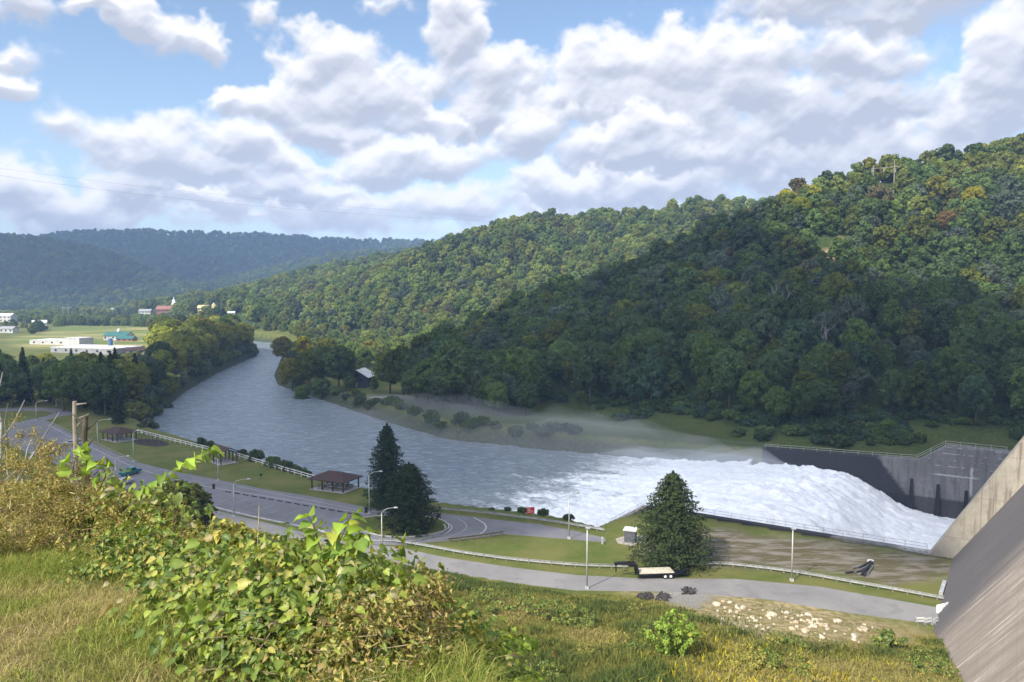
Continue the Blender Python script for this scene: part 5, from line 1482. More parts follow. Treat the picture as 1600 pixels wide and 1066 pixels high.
# ------------------------------------------------------------------ boulders and debris on the lower slope
M['rock'] = simple('pale_rock', (0.50, 0.45, 0.35), 0.9, var=.35, scale=3, bump=.6)
M['rock2'] = simple('tan_rock', (0.46, 0.36, 0.25), 0.9, var=.35, scale=3, bump=.6)
RK = []
for i in range(7):
    r = np.random.default_rng(600 + i); v, f = ICO2
    v = v * (1 + 0.22 * np.sin(v[:, :1] * 3 + i) * np.cos(v[:, 1:2] * 4 - i)) * np.array([1, r.uniform(.6, .9), r.uniform(.5, .8)])
    for k in range(6):
        n = unit(r.normal(size=3)); dd = v @ n; v = v - np.outer(np.maximum(dd - r.uniform(.5, .75), 0), n)
    me = np_mesh('boulder', v, [f]); RK.append(me)
def boulder(u, v, s, mat, label, group=None):
    p = at_ground(u, v, 30); me = RK[r_.randrange(7)]
    o = bpy.data.objects.new('boulder', me); COL.objects.link(o)
    if not me.materials: me.materials.append(M['rock'])
    o.material_slots[0].link = 'OBJECT'; o.material_slots[0].material = mat
    o.location = (p[0], p[1], p[2] + s * .15); o.scale = (s, s, s); o.rotation_euler = (r_.uniform(-.3, .3), r_.uniform(-.3, .3), r_.uniform(0, 6.28))
    tag(o, label, 'boulder', group)
boulder(1208, 963, .72, M['rock'], 'large rounded pale boulder at the left of the rubble patch')
boulder(1284, 998, .55, M['rock'], 'large white boulder lowest in the rubble patch')
for k in range(150):
    t = min(1, max(0, r_.choice([.08, .30, .52, .58, .63, .82]) + r_.gauss(0, .055))); u = 1120 + 270 * t + r_.gauss(0, 8); v = 938 + 44 * t + r_.gauss(0, 14) + (10 if r_.random() < .3 else 0)
    if v < 932 + 0.17 * (u - 1100) + 2: continue
    tan = r_.random() < .4; s = min(.75, .16 + abs(r_.gauss(0, .24)))
    boulder(u, v, s, M['rock2'] if tan else M['rock'], ('tan' if tan else 'pale') + ' stone among many in the rubble below the service road', ('tan' if tan else 'pale') + ' stones in the rubble below the service road')
for k in range(26):
    u = 1120 + r_.random() * 90; v = 962 + r_.random() * 26
    boulder(u, v, .12 + .2 * r_.random(), M['rock'], 'small pale stone lying in the weeds left of the rubble patch', 'small pale stones in the weeds')
# heap of dark broken asphalt and brush
dk = simple('broken_asphalt', (0.05, 0.045, 0.045), .9, var=.5, scale=3, bump=.5)
for (u0, u1, v0, v1, n, lab) in [(995, 1046, 929, 940, 46, 'low heap of dark broken asphalt left of the tan earth'), (1066, 1084, 921, 929, 18, 'small heap of dark broken asphalt at the road edge')]:
    p0 = at_ground((u0 + u1) / 2, (v0 + v1) / 2, 30); mb = MB()
    for k in range(n):
        p = at_ground(r_.uniform(u0, u1), r_.uniform(v0, v1), 30) - p0
        mb.box((p[0], p[1], p[2] + r_.uniform(.0, .45)), (r_.uniform(.3, 1.2), r_.uniform(.2, .7), r_.uniform(.08, .25)), r_.uniform(0, 3), tilt=(r_.uniform(-.6, .6), r_.uniform(-.6, .6), 0))
    tag(mb.build('debris_heap', dk, None, p0), lab, 'debris')

# ------------------------------------------------------------------ vehicles in the lot
def car(px, v, rz, mat, label, name='parked_car', truck=False):
    p = at(px, v); root = empty(name, (p[0], p[1], .03), rz, label, 'truck' if truck else 'car')
    prof = [(-2.2, .35), (-2.25, .75), (-2.1, .95), (-1.35, 1.0), (-.75, 1.48), (.75, 1.5), (1.45, 1.0), (2.1, .9), (2.25, .6), (2.2, .35)] if not truck else \
           [(-2.6, .45), (-2.65, 1.05), (-.55, 1.08), (-.45, 1.72), (.75, 1.74), (1.35, 1.15), (2.45, 1.05), (2.6, .7), (2.55, .45)]
    mb = MB(); n = len(prof)
    vs = [(x, -.88 + (.14 if z > 1.2 else 0), z) for x, z in prof] + [(x, .88 - (.14 if z > 1.2 else 0), z) for x, z in prof]
    mb.add(vs, [tuple(range(n)), tuple(reversed(range(n, 2 * n)))] + [(i, n + i, n + (i + 1) % n, (i + 1) % n) for i in range(n)])
    mb.build('body', mat, root, bevel=.05)
    for s in (-1, 1):
        mb = MB(); a, b = (-.95, .95) if not truck else (-.35, .95)
        mb.add([(a, s * .885, 1.05 if not truck else 1.18), (b, s * .885, 1.05 if not truck else 1.18), (b - .35, s * .765, 1.42 if not truck else 1.64), (a + .25, s * .765, 1.42 if not truck else 1.64)], [(0, 1, 2, 3)]); mb.build('side_window', M['glass'], root)
    mb = MB(); x0, x1 = ((.80, 1.40) if not truck else (.80, 1.32)); mb.add([(x1, -.7, 1.06 if not truck else 1.2), (x1, .7, 1.06 if not truck else 1.2), (x0, .62, 1.47 if not truck else 1.7), (x0, -.62, 1.47 if not truck else 1.7)], [(0, 1, 2, 3)])
    mb.build('windscreen', M['glass'], root)
    for x in ((-1.4, 1.4) if not truck else (-1.6, 1.65)):
        for s in (-1, 1):
            w = bpy.data.objects.new('wheel', None); COL.objects.link(w); w.parent = root; w.location = (x, s * .82, .33)
            mb = MB(); mb.tube([(0, -.11, 0), (0, .11, 0)], .33, 16); mb.build('tyre', M['rubber'], w)
            mb = MB(); mb.tube([(0, -.125, 0), (0, .125, 0)], .2, 12); mb.build('rim', M['galv'], w)
    return root
teal = simple('teal_paint', (0.02, 0.16, 0.17), .3, var=.1); silver = simple('silver_paint', (0.42, 0.42, 0.48), .3, .3, var=.1)
car(204, 742, 1.2, teal, 'teal pickup truck parked in the lot beside the round tree', 'pickup_truck', True)
car(194, 757, 1.0, silver, 'silver car parked nearest the round tree below the teal truck')
car(112, 696, .35, silver, 'pale silver car parked in the middle of the far lot behind the snags')

# ------------------------------------------------------------------ poles and wires
p = at_d(1374, 300, 462)
for u, d, h in [(1374, 440, 0)]:
    x = (u - 800) / F * d; zt = CAMZ - d * (262 - 450) / F; zg = Hs(x, d)
    root = empty('power_pole', (x, d, zg), 0, 'wooden two legged power pole standing among trees on the right hilltop', 'power pole')
    hh = zt - zg
    for s in (-5.8, 5.8): mb = MB(); mb.tube([(s, 0, -1), (s, 0, hh + (2.8 if s > 0 else 0))], [.34, .24], 8); mb.build('leg', M['wood_grey'], root)
    mb = MB(); mb.bar((-7, 0, hh - 1.6), (9.5, 0, hh - .2), .3); mb.build('crossarm', M['wood_grey'], root)
    mb = MB()
    for s in (-6.5, 0, 6.5): mb.tube([(s, 0, hh - 1.6), (s, 0, hh - 3.6)], .16, 6)
    mb.build('insulator', M['galv'], root)
for k, (v0, v1, v2, lab) in enumerate([(258, 310, 341, 'upper thin power line crossing the sky above the left hills'), (272, 322, 345, 'lower thicker power line crossing the sky above the left hills')]):
    a = at_d(-160, v0 - 20 - 6 * k, 520); b = at_d(860, v2 + 4, 1000); pts = []
    m1 = at_d(400, v1 + 0, 700)
    for i in range(41):
        t = i / 40; q = a * (1 - t) ** 2 + 2 * t * (1 - t) * (2 * m1 - (a + b) / 2) + b * t * t; pts.append(q - a)
    mb = MB(); mb.tube(pts, .05 if k else .038, 4); tag(mb.build('power_line', M['dark_metal'], None, a), lab, 'power line')
p = SITES[(103, 500)]; root = empty('power_pole', (p[0], p[1], Hs(p[0], p[1])), .3, 'far two legged power pole among trees beyond the field', 'power pole')
for s in (-3, 3): mb = MB(); mb.tube([(s, 0, 0), (s, 0, 17)], .35, 6); mb.build('leg', M['bark_pale'], root)
mb = MB(); mb.bar((-6, 0, 15.5), (6, 0, 15.5), .5); mb.build('crossarm', M['bark_pale'], root)

# ------------------------------------------------------------------ buildings of the town and the works
def house(px, v, d, L, W, h, rh, wall, roof, rz, label, name='house', win=4, extra=None, cat='building', floors=1):
    if (px, v) in SITES:
        p = SITES[(px, v)]; k = min(1.7, max(0.5, p[1] / d)); L, W, h, rh = L * k, W * k, h * k, rh * k; x, d = p[0], p[1]
    else: x = (px - 800) / F * d
    zg = zv = Hs(x, d)
    root = empty(name, (x, d, zg), rz, label, cat)
    base = -2.0
    mb = MB(); mb.box((0, 0, (h + base) / 2), (L, W, h - base))
    if rh > 0: mb.add([(-L / 2, -W / 2, h), (-L / 2, W / 2, h), (-L / 2, 0, h + rh), (L / 2, -W / 2, h), (L / 2, W / 2, h), (L / 2, 0, h + rh)], [(0, 2, 1), (3, 4, 5)])
    mb.build('wall', M[wall], root)
    mb = MB()
    if rh > 0:
        o = .5; k = rh / (W / 2)
        for s in (-1, 1):
            a = [(-L / 2 - o, s * (W / 2 + o), h - o * k), (L / 2 + o, s * (W / 2 + o), h - o * k), (L / 2 + o, 0, h + rh), (-L / 2 - o, 0, h + rh)]
            mb.add(a + [(p_[0], p_[1], p_[2] + .3) for p_ in a], [(0, 1, 2, 3), (7, 6, 5, 4), (0, 4, 5, 1), (1, 5, 6, 2), (3, 7, 4, 0)])
    else: mb.box((0, 0, h + .2), (L + .4, W + .4, .4))
    rf = mb.build('roof', M[roof], root)
    for fl in range(floors):
        for i in range(win):
            xx = -L / 2 + (i + .5) * L / win; mb = MB(); mb.box((xx, -W / 2 - .03, h * (fl + .55) / floors), (min(1.6, L / win * .5), .12, h / floors * .4)); mb.build('window', M['glass'], root)
    return root, rf
house(122, 545, 560, 14, 12, 7.5, 0, 'white_wall', 'white_roof', -.35, 'white box shaped hall rising above the big flat roof', 'factory_hall', 0)
house(150, 553, 530, 52, 26, 3.4, 0, 'grey_wall', 'white_roof', -.30, 'long low works building with a broad white flat roof', 'factory', 6)
house(95, 540, 610, 40, 20, 3.0, 0, 'white_wall', 'white_roof', -.2, 'low pale shed behind the works on the left', 'factory', 5)
house(213, 552, 520, 13, 8, 2.4, 1.6, 'grey_wall', 'brown_roof', .3, 'low brown roofed shed at the right end of the works', 'shed', 2)
x, d = (171 - 800) / F * 540, 540; root = empty('silo', (x, d, Hs(x, d)), 0, 'blue cylindrical silo at the right of the works', 'silo')
mb = MB(); mb.tube([(0, 0, 0), (0, 0, 8.6)], 1.5, 16); mb.build('tank', M['blue_paint'], root, smooth=False)
mb = MB(); mb.tube([(0, 0, 8.6), (0, 0, 9.4)], [1.55, .3], 16); mb.build('roof', M['galv'], root)
mb = MB(); mb.tube([(2.6, 0, 0), (2.6, 0, 7), (2.2, 0, 8.2), (.6, 0, 8.8)], .25, 8); mb.build('duct', M['galv'], root)
r_ = random.Random(9)
for k in range(7):
    u = 178 + k * 8.5; x, d = (u - 800) / F * 548, 548
    mb = MB(); mb.box((0, 0, 1.1), (3.1, 2.2, 2.2)); mb.box((.2, 0, 2.6), (2.4, 1.8, .8)); tag(mb.build('lumber_stack', M['tan'], None, (x, d, Hs(x, d)), .2 * k), 'tan stack of lumber in the yard right of the silo', 'lumber', 'lumber stacks in the works yard')
root, rf = house(186, 531, 735, 23, 12, 4.0, 3.2, 'white_wall', 'green_roof', -.15, 'pavilion with a teal green roof and a small white cupola', 'pavilion', 6)
mb = MB(); mb.box((0, 0, 7.7), (2.2, 2.2, 1.6)); mb.tube([(0, 0, 8.5), (0, 0, 9.8)], [1.5, .1], 4); mb.build('cupola', M['white_paint'], root)
house(198, 533, 722, 16, 7, 2.4, 2.0, 'red_brick', 'green_roof', -.15, 'lower teal roofed wing in front of the pavilion', 'pavilion', 3)
root, rf = house(262, 494, 1250, 30, 16, 11, 5, 'red_brick', 'red_roof', .12, 'red brick courthouse with a red roof and white steeple', 'courthouse', 8, floors=2)
mb = MB(); kq = min(1.7, max(.5, SITES[(262, 494)][1] / 1250)); mb.box((10, 0, 17), (6, 6, 8)); mb.box((10, 0, 22.5), (4.4, 4.4, 3.5)); mb.tube([(10, 0, 24.2), (10, 0, 26)], [2.6, 1.6], 8); mb.tube([(10, 0, 26), (10, 0, 31)], [1.2, .1], 8); mb.v = [tuple(c * kq for c in q) for q in mb.v]; mb.build('steeple', M['white_paint'], root)
house(228, 494, 1270, 18, 12, 8, 3, 'white_wall', 'grey_wall', .1, 'white town building left of the red courthouse', 'town_building', 4, floors=2)
house(318, 490, 1240, 15, 12, 9, 4, 'yellow_wall', 'yellow_wall', .2, 'yellow stone town building right of the courthouse', 'town_building', 4, floors=2)
root, rf = house(342, 492, 1200, 12, 10, 5, 3, 'grey_wall', 'grey_wall', .1, 'grey chapel with a pale yellow tower at the right of town', 'chapel', 3)
mb = MB(); mb.box((-5.5, 0, 5.5), (4.2, 4.2, 11.5)); mb.tube([(-5.5, 0, 11.2), (-5.5, 0, 14.5)], [2.6, .2], 4); mb.build('tower', M['yellow_wall'], root)
house(362, 493, 1190, 10, 7, 4, 2, 'white_wall', 'white_roof', .1, 'small white house at the far right of town', 'house', 2)
house(10, 503, 820, 17, 10, 6.2, 2.4, 'white_wall', 'white_roof', -.1, 'white two storey house at the left edge beyond the field', 'house', 4, floors=2)
house(14, 520, 760, 14, 8, 4, 2, 'white_wall', 'grey_wall', -.1, 'white low house below the two storey house at the left edge', 'house', 3)
house(62, 510, 760, 12, 8, 3.6, 2.2, 'white_wall', 'white_roof', .5, 'small white roofed barn left of the field', 'barn', 1)
house(178, 488, 1330, 10, 8, 5, 2, 'white_wall', 'grey_wall', 0, 'pale house among trees left of town', 'house', 2)
# cabin on the right bank
x, d = (562 - 800) / F * 372, 372; root = empty('cabin', (x, d, Hs(x, d) + .1), 1.42, 'dark blue cabin with a bright white metal roof between the river trees', 'cabin')
mb = MB(); mb.box((0, 0, 2.4), (11, 10.5, 5.2)); mb.add([(-5.5, -5.25, 5), (-5.5, 5.25, 5), (-5.5, 0, 8), (5.5, -5.25, 5), (5.5, 5.25, 5), (5.5, 0, 8)], [(0, 2, 1), (3, 4, 5)]); mb.build('wall', simple('dark_siding', (0.045, 0.05, 0.075), .8, var=.3), root)
mb = MB()
for s in (-1, 1):
    a = [(-6.2, s * 6.1, 4.55), (6.2, s * 6.1, 4.55), (6.2, 0, 8.05), (-6.2, 0, 8.05)]
    mb.add(a + [(p_[0], p_[1], p_[2] + .2) for p_ in a], [(0, 1, 2, 3), (7, 6, 5, 4), (0, 4, 5, 1), (1, 5, 6, 2), (3, 7, 4, 0)])
mb.build('roof', M['white_roof'], root)
for yy, zz in ((-2.2, 3.4), (2.2, 3.4), (0, 5.6)): mb = MB(); mb.box((-5.55, yy, zz), (.12, 1.3, 1.1)); mb.build('window', M['glass'], root)
mb = MB(); mb.box((-5.56, 0, 1.2), (.12, 1.1, 2.1)); mb.build('door', M['wood_grey'], root)
sheet('cabin_drive', [np.array(p_) for p_ in [(-63, 330), (-56, 326), (-48, 322), (-40, 326), (-50, 333), (-58, 336)]], -2.45, M['asphalt2'])

# ------------------------------------------------------------------ a cloud behind the camera that shades the river and the near hill
def build_cloud(ring, alt):
    P = []
    for x, y, z in ring:
        t = (alt - z) / SUN[2]; P.append((x + SUN[0] * t, y + SUN[1] * t))
    P = np.array(smooth_line(P, 4, True)); c = P.mean(0)
    # lumpy body: a grid of columns inside the outline, thick in the middle
    r = np.random.default_rng(8); st = 6.0
    xs = np.arange(P[:, 0].min() - 30, P[:, 0].max() + 30, st); ys = np.arange(P[:, 1].min() - 30, P[:, 1].max() + 30, st)
    X, Y = np.meshgrid(xs, ys, indexing='ij')
    d = seg_dist(X.ravel(), Y.ravel(), P, closed=True).reshape(X.shape); ins = inside(X.ravel(), Y.ravel(), P).reshape(X.shape)
    d = np.where(ins, d, -d) + 15 * fbm(X / 38, Y / 38, 88, 4) + 3
    keep = d > 0; hgt = np.sqrt(np.maximum(d, 0)) * 6 * (1 + 0.6 * fbm(X / 30, Y / 30, 90, 3))
    I = np.arange(X.size).reshape(X.shape); k = keep[:-1, :-1] & keep[1:, :-1] & keep[1:, 1:] & keep[:-1, 1:]
    q = np.stack([I[:-1, :-1], I[1:, :-1], I[1:, 1:], I[:-1, 1:]], -1)[k]
    top = np.stack([X, Y, alt + hgt], -1).reshape(-1, 3); bot = np.stack([X, Y, alt - hgt * .3], -1).reshape(-1, 3)
    V = np.vstack([top, bot]); Fq = np.vstack([q, q[:, ::-1] + len(top)])
    me = np_mesh('cloud', V, [Fq], smooth=True)
    m = bpy.data.materials.new('cloud_white'); m.use_nodes = True; T = NT(m.node_tree); T.n.clear(); out = T.node('ShaderNodeOutputMaterial')
    d_ = T.node('ShaderNodeBsdfDiffuse'); t_ = T.node('ShaderNodeBsdfTranslucent'); d_.inputs[0].default_value = (.93, .93, .95, 1); t_.inputs[0].default_value = (.97, .97, 1, 1)
    mx = T.node('ShaderNodeMixShader'); mx.inputs[0].default_value = .8; T.l.new(d_.outputs[0], mx.inputs[1]); T.l.new(t_.outputs[0], mx.inputs[2]); T.l.new(mx.outputs[0], out.inputs[0])
    tag(link('cloud', me, m), kind='structure')
ring = [(-360, 300, 0), (-215, 235, 0), (-110, 176, 0), (-60, 150, 0), (-24, 134, 0), (0, 133, 0), (20, 146, 0), (33, 147, 0), (71, 124, 0), (84, 124, 0), (112, 168, 8), (150, 205, 12), *[tuple(at_ground(u_, v_)) for u_, v_ in [(1625, 590), (1600, 540), (1500, 500), (1400, 470), (1310, 440), (1250, 412), (1210, 385), (1170, 362)]], (118, 456, 76), (70, 452, 58), (36, 448, 48), (-16, 440, 26), (-58, 415, 6), (-95, 412, 0), (-122, 460, 0), (-140, 570, 0), (-178, 590, 0), (-172, 440, 0), (-152, 315, 0), (-200, 306, 0), (-260, 318, 0)]
build_cloud(ring, 620.0)
build_cloud([(-2600, 1500, 150), (-1500, 1450, 120), (-1000, 1500, 80), (-830, 1640, 60), (-800, 1900, 60), (-560, 2350, 120), (-420, 2700, 180), (-300, 2900, 190), (-900, 3000, 200), (-2600, 3000, 200)], 3600.0)

# ------------------------------------------------------------------ spray over the water and the air itself
def volume_mat(name, color, dens, aniso=0.0):
    m = bpy.data.materials.new(name); m.use_nodes = True; T = NT(m.node_tree); T.n.clear()
    out = T.node('ShaderNodeOutputMaterial'); v = T.node('ShaderNodeVolumePrincipled')
    v.inputs['Color'].default_value = (*color, 1); v.inputs['Density'].default_value = dens; v.inputs['Anisotropy'].default_value = aniso
    T.l.new(v.outputs[0], out.inputs['Volume']); return m
def build_mist(s0, s1, a0, a1, hs, dens, seed, label, zb):
    # one closed blanket of spray: thick over the far half of the channel, thinning to nothing at its edges
    ss = np.arange(s0, s1, 2.0); tt = np.linspace(0, 1, 40)
    S, Tt = np.meshgrid(ss, tt, indexing='ij')
    bend = np.maximum(S - 105, 0); A = a0 + (a1 - a0) * Tt + bend * 0.12 + bend ** 2 * 0.0011
    env = smooth(S, s0, s0 + .22 * (s1 - s0)) * smooth(S, s1, s1 - .4 * (s1 - s0)) * np.sin(np.pi * Tt) ** 2
    lump = 1 + 1.5 * fbm(S / 24, A / 16, 131 + seed, 3) + 0.2 * fbm(S / 9, A / 8, 137, 2)
    th = env * np.clip(lump, 0.12, 2.4) * np.interp(S, np.linspace(s0, s1, 5), hs)
    X = FL[0] * S + AX[0] * A; Y = FL[1] * S + AX[1] * A; g = H(X.ravel(), Y.ravel()).reshape(X.shape)
    base = np.maximum(g, zb) + 0.4
    n = S.size; I = np.arange(n).reshape(S.shape); q = np.stack([I[:-1, :-1], I[1:, :-1], I[1:, 1:], I[:-1, 1:]], -1).reshape(-1, 4)
    top = np.stack([X, Y, base + th + 0.02], -1).reshape(-1, 3); bot = np.stack([X, Y, base], -1).reshape(-1, 3)
    rim = np.concatenate([I[0, :], I[1:, -1], I[-1, -2::-1], I[-2:0:-1, 0]]); rq = np.stack([rim, np.roll(rim, -1), np.roll(rim, -1) + n, rim + n], 1)
    me = np_mesh('spray_mist', np.vstack([top, bot]), [np.vstack([q[:, ::-1], q + n, rq])], smooth=True)
    import bmesh
    bm = bmesh.new(); bm.from_mesh(me); bmesh.ops.recalc_face_normals(bm, faces=bm.faces); bm.to_mesh(me); bm.free()
    tag(link('spray_mist', me, volume_mat('spray', (.93, .95, .98), dens)), label, kind='stuff')
build_mist(34, 262, A_FAR - 36, A_FAR + 18, [6.0, 7.0, 5.5, 3.6, 2.0], 0.0105, 0, 'pale spray drifting over the river along the far bank', -4.6)
build_mist(40, 100, A_NEAR + 14, A_FAR - 0.5, [3.2, 5.2, 5.6, 4.6, 2.5], 0.022, 5, 'thicker white spray hanging over the crest of the white water', -1.0)
mb = MB(); mb.box((-600, 1900, 145), (6600, 5200, 320))
tag(mb.build('haze', volume_mat('air', (.42, .62, 1.0), 0.00017)), 'pale blue air in the valley', kind='stuff')
# ------------------------------------------------------------------ weeds and grass (nobody could count them)
def blades(P, h, w, lean, tint, name, label, mat, r, segs=2, kind='stuff', curl=0.5):
    """grass blades: tapered strips; P (n,3) roots, h heights, w widths"""
    n = len(P); a = r.uniform(0, 2 * math.pi, n); ld = r.uniform(0, 2 * math.pi, n)
    sd = np.stack([np.cos(a), np.sin(a), np.zeros(n)], 1); le = np.stack([np.cos(ld), np.sin(ld), np.zeros(n)], 1)
    L = (lean * r.uniform(0.2, 1.0, n))[:, None]
    up = np.array([0, 0, 1.0])
    h = h[:, None]; w = w[:, None]
    m = P + up * h * 0.55 + le * h * L * 0.35; t = P + up * h * (1 - 0.35 * L) + le * h * L
    V = np.stack([P - sd * w / 2, P + sd * w / 2, m - sd * w * .38, m + sd * w * .38, t], 1).reshape(-1, 3)
    b = np.arange(n)[:, None] * 5
    q = b + np.array([[0, 1, 3, 2]]); tr = b + np.array([[2, 3, 4]])
    me = np_mesh(name, V, [q, tr]); add_col(me, 'tint', np.repeat(tint, 5, axis=0))
    o = link(name, me, mat); tag(o, label, kind=kind); return o

def hill_weeds():
    r = np.random.default_rng(91)
    n = 190000
    d = np.sqrt(r.uniform(4 ** 2, 134 ** 2, n * 2)); u = r.uniform(-260, 1700, n * 2)
    x = (u - 800) / F * d; y = d
    z = H(x, y)
    s = seg_dist(x, y, foot)
    ok = inside(x, y, hill_poly) & (s > 1.0) & ~inside(x, y, shelf)
    tanm = blurmask(x, y, TAN, 3.0); ok &= r.random(len(x)) > tanm * 0.90
    ok &= ~inside(x, y, GRAVEL)
    ok &= (r.random(len(x)) < np.clip((y / 85) ** 1.2, .35, 1.0)) 
    x, y, z, s, tanm = x[ok], y[ok], z[ok], s[ok], tanm[ok]
    n1 = fbm(x / 9, y / 9, 301, 4); n2 = fbm(x / 3.2, y / 3.2, 305, 3); n3 = fbm(x / 22, y / 22, 309, 3)
    base = np.array([0.190, 0.190, 0.050]); dry = np.array([0.32, 0.265, 0.105]); green = np.array([0.095, 0.125, 0.036]); yel = np.array([0.48, 0.40, 0.035])
    c = base[None] * np.ones((len(x), 1))
    k = smooth(n1 + 0.5 * n2, -0.05, 0.35)[:, None]; c = c * (1 - k) + green * k
    k = smooth(-n1 + 0.6 * n3, 0.05, 0.5)[:, None] * 0.85; c = c * (1 - k) + dry * k
    u = 800 + F * x / y
    gold = (r.random(len(x)) < 0.30 * smooth(n2 + n3, -0.2, 0.35) * smooth(s, 22, 40) * smooth(u, 900, 1200))
    c[gold] = yel
    c *= r.uniform(0.75, 1.3, (len(x), 1))
    tall = np.clip(0.50 + 1.9 * np.maximum(n1, 0) + 0.5 * n2 + 0.10 * r.normal(size=len(x)), 0.25, 1.6) * (0.45 + 0.55 * smooth(s, 1, 9)) * (1 - 0.45 * tanm) * (1 - 0.35 * smooth(u, 1330, 1430))
    return blades(np.stack([x, y, z - 0.05], 1), tall * r.uniform(0.7, 1.25, len(x)), 0.05 + 0.11 * r.random(len(x)), np.full(len(x), 0.9), c, 'hillside_weeds', 'tall olive and yellow weeds covering the slope below the camera', M['weed'], r)
hill_weeds()

def lawn_grass():
    r = np.random.default_rng(92); n = 230000
    d = np.sqrt(r.uniform(2.4 ** 2, 17 ** 2, n)); u = r.uniform(-90, 900, n)
    x = (u - 800) / F * d; y = d
    ok = inside(x, y, shelf) | (seg_dist(x, y, shelf, closed=True) < 1.2)
    z = H(x, y); v = 450 + F * (CAMZ - z) / y
    ok &= (v < 1700)
    x, y, z, u = x[ok], y[ok], z[ok], u[ok]
    n1 = fbm(x / 1.3, y / 1.3, 321, 4); n2 = fbm(x / .35, y / .35, 325, 3)
    e = seg_dist(x, y, shelf, closed=True)
    dry = np.array([0.40, 0.31, 0.155]); gr = np.array([0.205, 0.255, 0.055]); ye = np.array([0.34, 0.32, 0.10])
    k = smooth(n1 + 0.3 * n2 - 0.13 * (e - 3.6), -0.25, 0.35)[:, None]; c = dry * (1 - k) + gr * k
    m = (r.random(len(x)) < 0.3)[:, None]; c = np.where(m, ye, c) * r.uniform(0.7, 1.3, (len(x), 1))
    hh = (0.05 + 0.07 * r.random(len(x))) * (1 + 1.8 * smooth(e, 2.4, 0.3)) * (1 + 0.7 * np.clip(n1, -0.5, .8))
    blades(np.stack([x, y, z - 0.01], 1), hh, 0.0035 + 0.005 * r.random(len(x)), np.full(len(x), 1.25), c, 'lawn_grass', 'mown straw yellow and green grass on the shelf at lower left', M['weed'], r)
lawn_grass()

# ------------------------------------------------------------------ leaves
def leaf_template(kind):
    if kind == 'heart':
        mid = [(0, 0), (.25, 0), (.5, 0), (.75, 0), (1.02, 0)]; edge = [(-.07, .20), (.08, .40), (.34, .46), (.60, .36), (.82, .17)]
    elif kind == 'oval':
        mid = [(0, 0), (.25, 0), (.5, 0), (.75, 0), (1.0, 0)]; edge = [(.03, .07), (.2, .24), (.45, .29), (.7, .20), (.88, .08)]
    else:
        mid = [(0, 0), (.35, 0), (.7, 0), (1.0, 0)]; edge = [(.05, .03), (.3, .10), (.65, .085), (.9, .03)]
    V = []; nm = len(mid); ne = len(edge)
    for i, (x, y) in enumerate(mid): V.append((x, 0, -0.16 * x * x))
    for s in (1, -1):
        for i, (x, y) in enumerate(edge): V.append((x, s * y, 0.30 * y - 0.16 * x * x + 0.04 * math.sin(7 * x + s)))
    Fc = []
    for si, s in enumerate((1, -1)):
        o = nm + si * ne
        for i in range(nm - 1):
            a, b = i, i + 1
            e0 = o + min(i, ne - 1); e1 = o + min(i + 1, ne - 1)
            t = [(a, b, e1), (a, e1, e0)] if e0 != e1 else [(a, b, e0)]
            for q in t: Fc.append(q if s > 0 else q[::-1])
        if ne >= nm: 
            q = (nm - 1, o + ne - 1, o + ne - 2); 
    return np.array(V, float), np.array(Fc, int)
LEAF = {k: leaf_template(k) for k in ('heart', 'oval', 'lance')}
def leaves(P, D, N, size, kind, tint, r):
    """P base points, D pointing directions, N face normals"""
    V0, F0 = LEAF[kind]; n = len(P)
    D = unit(D); N = unit(N - D * (N * D).sum(1, keepdims=True)); S = np.cross(N, D)
    s = size[:, None, None]
    wv = r.uniform(0.8, 1.1, n)[:, None, None]; bend = r.uniform(0.2, 3.4, n)[:, None, None]
    V = P[:, None] + s * (V0[None, :, 0:1] * D[:, None] + wv * V0[None, :, 1:2] * S[:, None] + bend * V0[None, :, 2:3] * N[:, None])
    Fc = F0[None] + (np.arange(n) * len(V0))[:, None, None]
    # paler midrib, uneven blade colour
    rib = np.where(np.abs(V0[:, 1]) < 1e-6, 1.22, 0.93)[None, :, None] * r.uniform(0.86, 1.14, (n, len(V0), 1))
    return V.reshape(-1, 3), Fc.reshape(-1, 3), (tint[:, None, :] * rib).reshape(-1, 3)

PAL = {
    'vine': [(0.32, (0.230, 0.280, 0.045)), (0.24, (0.165, 0.225, 0.042)), (0.20, (0.105, 0.160, 0.040)), (0.14, (0.32, 0.31, 0.075)), (0.05, (0.36, 0.33, 0.17)), (0.05, (0.26, 0.20, 0.07))],
    'bright': [(0.6, (0.24, 0.34, 0.045)), (0.3, (0.18, 0.28, 0.045)), (0.1, (0.34, 0.36, 0.06))],
    'small': [(0.35, (0.15, 0.215, 0.040)), (0.30, (0.10, 0.155, 0.035)), (0.20, (0.22, 0.25, 0.05)), (0.15, (0.31, 0.27, 0.06))],
    'dry': [(0.30, (0.34, 0.27, 0.085)), (0.25, (0.28, 0.24, 0.06)), (0.15, (0.27, 0.185, 0.085)), (0.20, (0.185, 0.20, 0.05)), (0.10, (0.42, 0.37, 0.14))],
    'gold': [(0.5, (0.38, 0.33, 0.075)), (0.3, (0.29, 0.28, 0.06)), (0.2, (0.20, 0.22, 0.05))],
}
def ptint(n, key, r):
    w = np.array([a for a, _ in PAL[key]]); c = np.array([b for _, b in PAL[key]])
    return c[r.choice(len(w), n, p=w / w.sum())] * r.uniform(0.75, 1.25, (n, 1))

